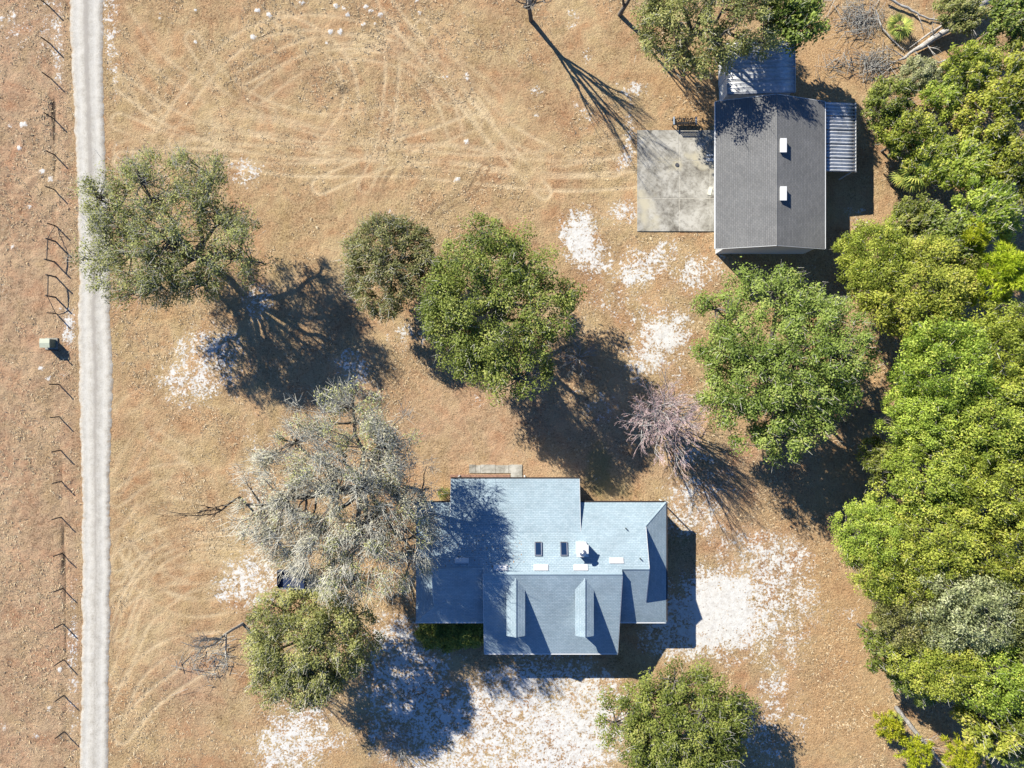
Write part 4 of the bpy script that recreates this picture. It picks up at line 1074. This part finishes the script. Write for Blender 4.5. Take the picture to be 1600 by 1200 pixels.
WOOD = [
 (1372,415,6,72,'leaf_yellow','yellowish oak nearest the southeast corner of the garage'),
 (1440,455,6.5,92,'leaf_yellow','wide yellow green oak east of the large green oak beside the garage'),
 (1425,355,5,44,'leaf_green','small green tree between the fan palmetto and the yellowish oak'),
 (1476,368,5.5,56,'leaf_green','deep green tree just north of the wide yellow green oak'),
 (1545,335,6,56,'leaf_bright','bright tree directly above the glowing yellow pine at the frame edge'),
 (1478,582,8,92,'leaf_bright','first big crown at the north corner of the main wood'),
 (1572,562,8,88,'leaf_yellow','yellow green crown at the frame edge right below the pine'),
 (1437,648,7.5,66,'leaf_yellow','yellow green crown on the wood edge east of the large green oak'),
 (1528,662,8,86,'leaf_bright','broad crown two rows in from the wood edge, level with the pink bare tree'),
 (1598,668,8,66,'leaf_yellow','crown cut by the frame edge, second below the pine'),
 (1383,722,5,40,'leaf_green','low green bush jutting from the wood into the large oak shadow'),
 (1448,742,7.5,78,'leaf_bright','rounded crown on the wood edge level with the top of the house roof'),
 (1545,764,8,90,'leaf_yellow','big yellow green crown deep in the wood level with the house top'),
 (1365,842,6,66,'leaf_bright','bright crown bulging farthest west out of the wood edge'),
 (1402,890,6.5,76,'leaf_bright','crown just behind the westernmost bulge of the wood'),
 (1467,846,7.5,78,'leaf_yellow','yellow crown between the westernmost bulge and the frame edge'),
 (1578,868,8,82,'leaf_bright','bright crown at the frame edge level with the house ridge'),
 (1436,955,6.5,72,'leaf_olive','dull olive crown on the wood edge level with the house south eave'),
 (1515,945,8,90,'leaf_grey','greyish crown in the lower wood with pale lichened top'),
 (1598,962,8,74,'leaf_olive','olive crown cut by the frame edge beside the greyish crown'),
 (1388,1008,5,44,'leaf_green','small dark green bush at the wood edge below the dull olive crown'),
 (1470,1035,7,70,'leaf_bright','bright crown directly south of the greyish crown'),
 (1562,1045,7.5,80,'leaf_bright','large bright crown in the bottom right quarter beside the frame edge'),
 (1438,1060,4.5,46,'leaf_green','green crown on the wood edge just north of the pale fallen log'),
 (1548,1112,6,60,'leaf_bright','bright crown east of the pale fallen log'),
 (1598,1135,6.5,64,'leaf_green','green crown in the bottom right corner against the frame edge'),
 (1418,212,4,48,'leaf_bright','bright shrub beside the lean-to, just above the fan palmetto'),
 (1392,165,3.8,44,'leaf_green','rounded shrub northeast of the ribbed lean-to roof'),
 (1462,240,4,46,'leaf_bright','bright shrub two places east of the lean-to'),
 (1515,262,4.5,52,'leaf_bright','light green tree in the scrub level with the lean-to south end'),
 (1585,262,5,60,'leaf_bright','bright tree at the frame edge level with the lean-to south end'),
 (1545,190,4.5,58,'leaf_yellow','yellowish tree in the scrub level with the garage north end'),
 (1592,130,5,56,'leaf_yellow','yellowish tree at the frame edge level with the metal shed'),
 (1525,105,4.5,46,'leaf_bright','light green tree south of the upper end of the fallen trunk'),
 (1478,150,3.5,36,'leaf_bright','small light green bush below the middle of the fallen trunk'),
 (1440,118,3,32,'leaf_grey','small grey green bush at the foot of the fallen trunk'),
 (1585,22,5,52,'leaf_green','green tree in the top right corner of the scene'),
 (1500,18,4,36,'leaf_olive','small olive tree north of the fallen trunk at the top edge'),
 (1235,22,6,56,'leaf_green','dark green tree at the top edge between the shed oak and the brush heap'),
]
for w in WOOD: wood_tree(*w)
# shrubs in the southwest nook and beside the house
for px, py, r_, lb in ((672,990,24,'dark green foundation shrub at the outer end of the southwest nook'), (702,996,25,'dark green foundation shrub in the middle of the southwest nook'), (734,992,24,'dark green foundation shrub tight in the southwest nook corner')):
    rng = np.random.default_rng(int(px))
    z = 1.1; Rr = rm(r_, z)
    parts = make_tree(rng, Rr, Rr*.9, .85, .75, 60, .34, 90, .15, r0=.06, nmain=6, mind=.22, fork=.4)
    put_tree('shrub', lb, 'shrub', P(px, py, z), parts, M['shrub_shade'], M['bark_dark'], M['bark_dark'], 'foundation shrubs in the southwest nook')

# ------------------------------------------------------------------ bare trees
def bare_paths(rng, base, d0, L0, r0, levels, nch, spread, trop=.12, ratio=.68, first=.45, wob=.10, sub=5):
    paths = []
    def grow(p, d, L, r, lev):
        m = sub; pts = [p]; q = p.copy(); dd = d.copy()
        for i in range(m-1):
            dd = unit(dd+rng.normal(size=3)*wob+np.array([0, 0, trop*.3])); q = q+dd*L/(m-1); pts.append(q)
        pts = np.array(pts); rr = np.linspace(r, r*(.60 if lev > 0 else .35), m)
        paths.append((pts, rr, lev))
        if lev <= 0: return
        n = nch if isinstance(nch, int) else nch[levels-lev]
        for c in range(n):
            f = first+(1-first)*(c+rng.random()*.8)/n if c < n-1 else 1.0
            j = min(m-1, max(1, int(round(f*(m-1)))))
            side = unit(np.cross(dd, rng.normal(size=3)))
            nd = unit(dd*math.cos(spread)+side*math.sin(spread)*(.6+.8*rng.random())+np.array([0, 0, trop]))
            grow(pts[j], nd, L*ratio*(.7+.5*rng.random()), max(.011, rr[j]*.72), lev-1)
    grow(np.asarray(base, float), unit(np.asarray(d0, float)), L0, r0, levels)
    return paths

def bare_tree(name, label, cat, xy, specs, mbark, mtwig, group=None, seed=1):
    """specs: list of keyword sets for bare_paths, one for each stem"""
    rng = np.random.default_rng(seed)
    ps = []
    for sp in specs: ps += bare_paths(rng, **sp)
    e = empty(name, (xy[0], xy[1], float(ground_z(xy[0], xy[1])))); tag(e, label, cat, group)
    thick = [(a, b) for a, b, l in ps if l >= 2]; thin = [(a, b) for a, b, l in ps if l < 2]
    V1, F1 = tubes(thick, 6); link('trunk', np_mesh('trunk', V1, F1, mbark, smooth=True), e)
    V1, F1 = tubes(thin, 3); link('twigs', np_mesh('twigs', V1, F1, mtwig), e)['kind'] = 'stuff'
    return e
# pink grey multi-stemmed tree by the house corner
specs = []
rg = np.random.default_rng(5)
for k in range(15):
    a = k*2.4+rg.uniform(-.15, .15); tl = .04+.50*(k+.5)/15
    specs.append(dict(base=(.12*math.cos(a), .12*math.sin(a), -.2), d0=(math.cos(a)*tl, math.sin(a)*tl, 1), L0=5.0, r0=.08, levels=4, nch=[6, 5, 4, 3], spread=.46, trop=.06, ratio=.50, wob=.05, first=.35))
bare_tree('bare_tree', 'bare pinkish many-stemmed tree between the house and the large green oak', 'tree', P(1024, 652), specs, M['bark_pale'], M['bark_pink'], None, 5)
# grey leafless shrubs
for sd, px, py, sc_, lb in ((6, 905, 558, 1.0, 'grey leafless shrub beneath the bright green oak in mid yard'), (7, 615, 1165, 1.05, 'grey leafless shrub in the sand at the bottom edge')):
    rg = np.random.default_rng(sd); specs = []
    for k in range(10):
        a = k*2*math.pi/10+rg.uniform(-.2, .2)
        specs.append(dict(base=(.1*math.cos(a), .1*math.sin(a), -.1), d0=(math.cos(a)*.85, math.sin(a)*.85, .8), L0=1.15*sc_, r0=.035, levels=3, nch=[4, 4, 3], spread=.5, trop=.05, ratio=.65, wob=.12, sub=4))
    bare_tree('bare_shrub', lb, 'shrub', P(px, py, .8), specs, M['bark_pale'], M['bark_grey'], 'grey leafless shrubs', sd)
# tall bare trees whose crowns reach over the top edge
for sd, px, py, lb, h0, nc_ in ((8, 830, 31, 'tall leafless tree at the top edge throwing a long shadow toward the apron', 4.6, [7, 4, 4, 3]), (13, 968, 22, 'slimmer leafless tree at the top edge beside the shed oak', 3.6, [6, 4, 3, 3])):
    bare_tree('bare_tree', lb, 'tree', P(px, py), [dict(base=(0, 0, -.3), d0=(0.02, .02, 1), L0=h0, r0=.22, levels=4, nch=nc_, spread=.50, trop=.28, ratio=.70, wob=.05, first=.55, sub=7)], M['bark'], M['bark_grey'], 'tall bare trees at the top edge', sd)
# two slim bare trees west of the grey oak
bare_tree('bare_tree', 'slim dark leafless tree beside the grey oak crown', 'tree', P(374, 777), [dict(base=(0, 0, -.3), d0=(-.02, -.03, 1), L0=4.8, r0=.11, levels=3, nch=[5, 4, 4], spread=.5, trop=.22, ratio=.55, wob=.06, first=.6, sub=6)], M['bark_dark'], M['bark_dark'], None, 17)
bare_tree('bare_tree', 'pale slim leafless tree west of the round olive oak', 'tree', P(379, 975), [dict(base=(0, 0, -.3), d0=(-.05, -.02, 1), L0=5.6, r0=.15, levels=4, nch=[5, 4, 4, 3], spread=.5, trop=.20, ratio=.55, wob=.06, first=.6, sub=6)], M['bark_grey'], M['bark_grey'], None, 19)

# ------------------------------------------------------------------ pines
def needle_tufts(rng, C, axis, per, ln, wd):
    idx = np.repeat(np.arange(len(C)), per); N = len(idx)
    d = unit(axis[idx]*.9+rng.normal(size=(N, 3))*.75)
    s = C[idx]; L = ln*(.6+.6*rng.random(N))
    side = unit(np.cross(d, rng.normal(size=(N, 3))))
    V = np.empty((N, 4, 3)); mid = s+d*(L*.55)[:, None]
    V[:, 0] = s; V[:, 1] = mid+side*wd/2; V[:, 2] = s+d*L[:, None]-np.array([0, 0, .05]); V[:, 3] = mid-side*wd/2
    t_ = np.clip(rng.random(len(C))[idx]*.6+rng.random(N)*.4, 0, 1)
    return V.reshape(-1, 3), np.arange(N*4).reshape(N, 4), t_
def pine(label, px, py, z, rpx, H, seed, group, ntuft=150, ln=.42, r0=.16):
    rng = np.random.default_rng(seed); Rr = rm(rpx, z)
    tr = [(np.array([[0, 0, -.2], [.05, 0, H*.35], [0, .06, H*.7], [0, 0, H]]), np.array([r0, r0*.8, r0*.5, .03]))]
    C, A = [], []
    nb_ = 26
    for k in range(nb_):
        hh = H*(.42+.56*k/nb_); a = k*2.4+rng.uniform(-.3, .3); Lb = Rr*(1.05-.75*(k/nb_))*(.75+.35*rng.random())
        tip = np.array([math.cos(a)*Lb, math.sin(a)*Lb, hh+.25*Lb])
        b0 = np.array([0, 0, hh-.2]); m = 5; t_ = np.linspace(0, 1, m)[:, None]
        p = b0+(tip-b0)*t_; p[1:-1] += rng.normal(size=(m-2, 3))*.08
        tr.append((p, np.linspace(.05, .015, m)))
        for q in range(max(2, ntuft//nb_)):
            f = .35+.65*rng.random(); c = b0+(tip-b0)*f+rng.normal(size=3)*np.array([.22, .22, .12])*min(1.6, Rr*.4)
            C.append(c); A.append(unit((tip-b0)+np.array([0, 0, .9*Lb])))
    lv, lf, lt = needle_tufts(rng, np.array(C), np.array(A), 46, ln, .045)
    return put_tree('pine_tree', label, 'tree', P(px, py, z), (tubes(tr, 5), (lv, lf, lt), None), M['needles'], M['bark'], None, group)
PG = 'bright yellow green pines'
pine('tall glowing yellow green pine against the frame edge below the scrub', 1572, 425, 8, 66, 9.5, 31, PG, 380, .5)
pine('bright pine crown just northwest of the tall glowing pine', 1520, 372, 7, 44, 8, 35, PG, 200, .45)
pine('young pine beside the broken west end of the fallen log', 1388, 1135, 1.6, 28, 2.4, 32, PG, 90, .36, .07)
pine('young pine between the fallen log and the bottom edge', 1428, 1172, 1.8, 34, 2.8, 33, PG, 110, .38, .07)
pine('young pine on the far side of the log at the bottom edge', 1502, 1182, 2.2, 40, 3.2, 34, PG, 130, .4, .08)

# ------------------------------------------------------------------ palmettos
def frond_mesh(seed):
    rng = np.random.default_rng(seed); V, F, T_ = [], [], []
    L = .85
    def tri(a, b, c, d):
        n = len(V); V.extend([a, b, c, d]); F.append((n, n+1, n+2, n+3)); T_.append(rng.random())
    tri((0, -.012, 0), (L*.6, -.012, .25), (L*.6, .012, .25), (0, .012, 0))
    for k in range(15):
        a = math.radians(-105+210*k/14); ln = (.62+.14*math.cos(a))*(.9+.2*rng.random())
        o = np.array([L*.6, 0, .25]); e = o+np.array([math.cos(a)*ln, math.sin(a)*ln, -.10-.12*abs(a)])
        m = o*.45+e*.55+np.array([0, 0, .06]); s_ = np.array([-math.sin(a), math.cos(a), 0])*.036
        tri(tuple(o), tuple(m-s_), tuple(e), tuple(m+s_))
    me = np_mesh('frond', np.array(V), np.array(F), M['frond']); face_attr(me, 'tint', np.array(T_)); return me
FR = [frond_mesh(k) for k in range(3)]
def palmetto(label, px, py, n, sc_, seed, h=.6):
    rng = random.Random(seed); x, y = P(px, py, .8)
    e = empty('palmetto', (x, y, float(ground_z(x, y)))); tag(e, label, 'palmetto', 'fan-leaved palmettos')
    o = PB().bar((0, 0, -.1), (.05, .03, h), .22*sc_, n=8, w1=.16*sc_).build('stem', M['bark_dark'], e, world=False)
    for k in range(n):
        f = link('frond', FR[k % 3], e)
        f.location = (.04, .02, h*(.75+.3*rng.random())); f.rotation_euler = (rng.uniform(-.2, .2), rng.uniform(-.9, .25), k*2.4+rng.uniform(-.3, .3)); s_ = sc_*rng.uniform(.8, 1.25); f.scale = (s_, s_, s_)
palmetto('large fan palmetto among the shrubs southeast of the lean-to', 1400, 284, 30, 1.35, 1, 3.2)
palmetto('fan palmetto in the shadow just northeast of the lean-to roof', 1368, 152, 14, .9, 2, 1.2)
palmetto('yellowed palmetto in the clearing beside the fallen trunk', 1405, 40, 16, 1.0, 3, .6)
palmetto('palmetto at the edge of the wood beside the young pine', 1402, 1128, 10, .7, 4, .4)
palmetto('bright green palmetto under the grey oak at the house wall', 690, 771, 9, .62, 9, .35)
palmetto('palmetto in the upper right corner beneath the green tree', 1590, 58, 12, .9, 6, 1.4)

# ------------------------------------------------------------------ fallen wood
def log(name, label, pts, radii, mat, limbs=(), cat='log', seed=1):
    rng = np.random.default_rng(seed); e_pts = []
    for (px, py, z) in pts:
        x, y = P(px, py, z); e_pts.append((x, y, z))
    p = np.array(e_pts); t_ = np.linspace(0, 1, len(p)); tt = np.linspace(0, 1, 14)
    q = np.stack([np.interp(tt, t_, p[:, i]) for i in range(3)], 1); q[1:-1] += rng.normal(size=(12, 3))*.04
    r_ = np.interp(tt, np.linspace(0, 1, len(radii)), radii)*(1+.12*rng.normal(size=14))
    root = q[0].copy(); root[2] = 0
    e = empty(name, tuple(root)); tag(e, label, cat)
    V1, F1 = tubes([(q-root, r_)], 9); link('log_body', np_mesh('log_body', V1, F1, mat, smooth=True), e)
    for (f, dx, dy, dz, L, r) in limbs:
        a = q[int(f*13)]-root; d = unit(np.array([dx, dy, dz], float))
        ps = bare_paths(rng, a, d, L, r, 2, 3, .5, .02, .6, .4, .12, 4)
        V1, F1 = tubes([(u_, v_) for u_, v_, _ in ps], 5); link('limb', np_mesh('limb', V1, F1, mat), e)
    return e
log('fallen_tree', 'big pale fallen trunk slanting across the top right clearing', [(1404,94,.35),(1440,72,.5),(1490,40,.75),(1548,-6,1.1)], [.10,.22,.34,.42], M['log'],
    [(.12,-.6,.4,.1,1.8,.06),(.25,.5,-.5,.1,1.6,.05),(.4,.3,-.8,.2,1.4,.05),(.5,-.5,.6,.5,1.2,.05),(.7,.8,-.5,.4,1.5,.05),(.05,-.9,-.4,0,2.4,.05)], seed=3)
fe = [o for o in bpy.data.objects if o.name == 'fallen_tree'][0]
for k, (dx, dy, r_) in enumerate(((.28, .30, .13), (-.30, -.22, .16), (.05, .42, .09))):          # split stems lying against each other
    q = np.array([(*P(px+dx*6, py-dy*6, z), z) for px, py, z in ((1420,84,.25), (1450,66,.45), (1492,38,.7), (1542,-4,1.0))]) - np.array(fe.location)
    q[:, 0] += dx; q[:, 1] += dy
    V1, F1 = tubes([(q+np.random.default_rng(k).normal(size=q.shape)*.05, np.array([.03, r_, r_*1.1, r_*.9]))], 7)
    link('split_stem', np_mesh('split_stem', V1, F1, M['log'], smooth=True), fe)
log('fallen_branch', 'thinner fallen branch north of the big fallen trunk', [(1386,-4,.4),(1420,14,.3),(1448,28,.2),(1478,33,.15)], [.12,.10,.08,.05], M['bark_pale'], [(.5,.3,-.7,.1,1.0,.03)], seed=4)
log('fallen_branch', 'curved pale branch beside the yellowed palmetto', [(1369,15,.3),(1374,35,.25),(1388,55,.15),(1412,78,.15)], [.05,.06,.07,.05], M['bark_pale'], [], seed=5)
log('fallen_branch', 'thin pale branch lying among bushes below the fallen trunk', [(1440,101,.4),(1470,97,.5),(1500,88,.5),(1516,82,.6)], [.05,.06,.07,.05], M['bark_pale'], [(.5,.4,-.6,.2,.8,.03)], seed=6)
log('fallen_log', 'pale weathered log lying among young pines at bottom right', [(1400,1105,.3),(1425,1137,.45),(1450,1165,.5),(1482,1205,.6)], [.20,.19,.16,.10], M['log'], [(.6,.8,.3,.5,1.0,.03),(.75,.9,.2,.4,.9,.03),(.5,-.9,-.1,.2,1.2,.03)], seed=7)
# brush heap of dead sticks
rng = np.random.default_rng(44)
def brush(label, px, py, n, rad, seed):
    rng = np.random.default_rng(seed); x, y = P(px, py)
    c = np.stack([rng.normal(size=n)*rad*.55, rng.normal(size=n)*rad*.4, .08+.45*rng.random(n)*np.exp(-rng.random(n))], 1)
    d = unit(np.stack([rng.normal(size=n), rng.normal(size=n)*.8, rng.normal(size=n)*.22], 1)); L = (.4+1.5*rng.random(n))[:, None]
    r_ = .012+.03*rng.random(n)**3
    V1, F1 = sticks(c-d*L/2, c+d*L/2, r_, r_*.6); V1[:, 2] = np.maximum(V1[:, 2], -.02)
    o = link('brush_heap', np_mesh('brush_heap', V1, F1, M['bark_grey'])); o.location = (x, y, .02)
    tag(o, label, 'brush heap', kind='stuff')
brush('heap of grey dead sticks between the shed and the fallen trunk', 1362, 100, 170, 1.5, 44)
brush('tangle of fine grey brush at the top edge above the brush heap', 1342, 30, 300, 1.9, 45)
brush('thin scatter of fallen twigs west of the round olive oak', 330, 1030, 130, 2.4, 46)
brush('dead sticks in the shade between shed and scrub', 1310, 105, 60, 1.8, 47)

# ------------------------------------------------------------------ ground cover nobody could count
rng = np.random.default_rng(70)
def ok_ground(x, y):
    l, r = road_edges(y); m = ~((x > l-.15) & (x < r+.15))
    for x0, x1, y0, y1 in FLAT: m &= ~((x > x0) & (x < x1) & (y > y0) & (y < y1))
    return m
N = 62000
x = rng.uniform(-47, 47, N); y = rng.uniform(-36, 36, N)
dens = fbm(x, y, 5, 61, 3)+.25*vnoise(x, y, 1.1, 62)+(x < -38)*.1
m = ok_ground(x, y) & (grid_at(SAND_G, x, y) < .30) & (dens > .60+.22*rng.random(N))
x, y = x[m], y[m]; N = len(x); z = ground_z(x, y)
K = 5
idx = np.repeat(np.arange(N), K)
a = rng.random(N*K)*6.283; L = (.05+.065*rng.random(N*K))*(1+.5*(rng.random(N)[idx] > .88)); lean = 1.0+1.6*rng.random(N*K)
b0 = np.stack([x[idx]+rng.normal(size=N*K)*.05, y[idx]+rng.normal(size=N*K)*.05, z[idx]-.02], 1)
tip = b0+np.stack([np.cos(a)*L*lean, np.sin(a)*L*lean, L+.02], 1)
wv = np.stack([-np.sin(a), np.cos(a), 0*a], 1)*(.022+.02*rng.random(N*K))[:, None]
V1 = np.stack([b0-wv, b0+wv, tip], 1).reshape(-1, 3)
me = np_mesh('dry_grass', V1, np.arange(N*K*3).reshape(-1, 3), M['dry_grass']); face_attr(me, 'tint', np.clip(rng.random(N)[idx]*.5+rng.random(N*K)*.5, 0, 1))
tag(link('dry_grass', me), 'short dry tan grass tufts covering the open turf', 'grass', kind='stuff')
# fallen leaves
N = 90000
x = rng.uniform(-46, 46, N); y = rng.uniform(-35, 35, N)
m = ok_ground(x, y) & (grid_at(LIT_G, x, y)*.28+.01+.07*(grid_at(SAND_G, x, y) > .45) > rng.random(N))
x, y = x[m], y[m]
bx0, by0 = P(1069.5, 188, .4)
nb_ = 150
xb = bx0+rng.uniform(-.9, .9, nb_); yb = by0+rng.uniform(-.2, .36, nb_)
z = np.concatenate([ground_z(x, y)+.02+.03*rng.random(len(x)), .46+.08*rng.random(nb_)]); x = np.concatenate([x, xb]); y = np.concatenate([y, yb]); N = len(x)
xr = rng.uniform(-6, 1, 130); yr = rng.uniform(-15.0, -12.5, 130)               # a few blown onto the roof
x = np.concatenate([x, xr]); y = np.concatenate([y, yr]); z = np.concatenate([z, nz(yr)+.015]); N = len(x)
p = np.stack([x, y, z], 1); nrm = unit(rng.normal(size=(N, 3))*.35+np.array([0, 0, 1])); ax = unit(np.cross(nrm, rng.normal(size=(N, 3)))); bx2 = np.cross(nrm, ax)
L = (.035+.045*rng.random(N))[:, None]
V1 = np.stack([p-ax*L, p+bx2*L*.6, p+ax*L, p-bx2*L*.6], 1).reshape(-1, 3)
me = np_mesh('fallen_leaves', V1, np.arange(N*4).reshape(N, 4), M['dry_leaf']); face_attr(me, 'tint', rng.random(N))
tag(link('fallen_leaves', me), 'scattered brown fallen leaves under the trees and on sand', 'leaves', kind='stuff')
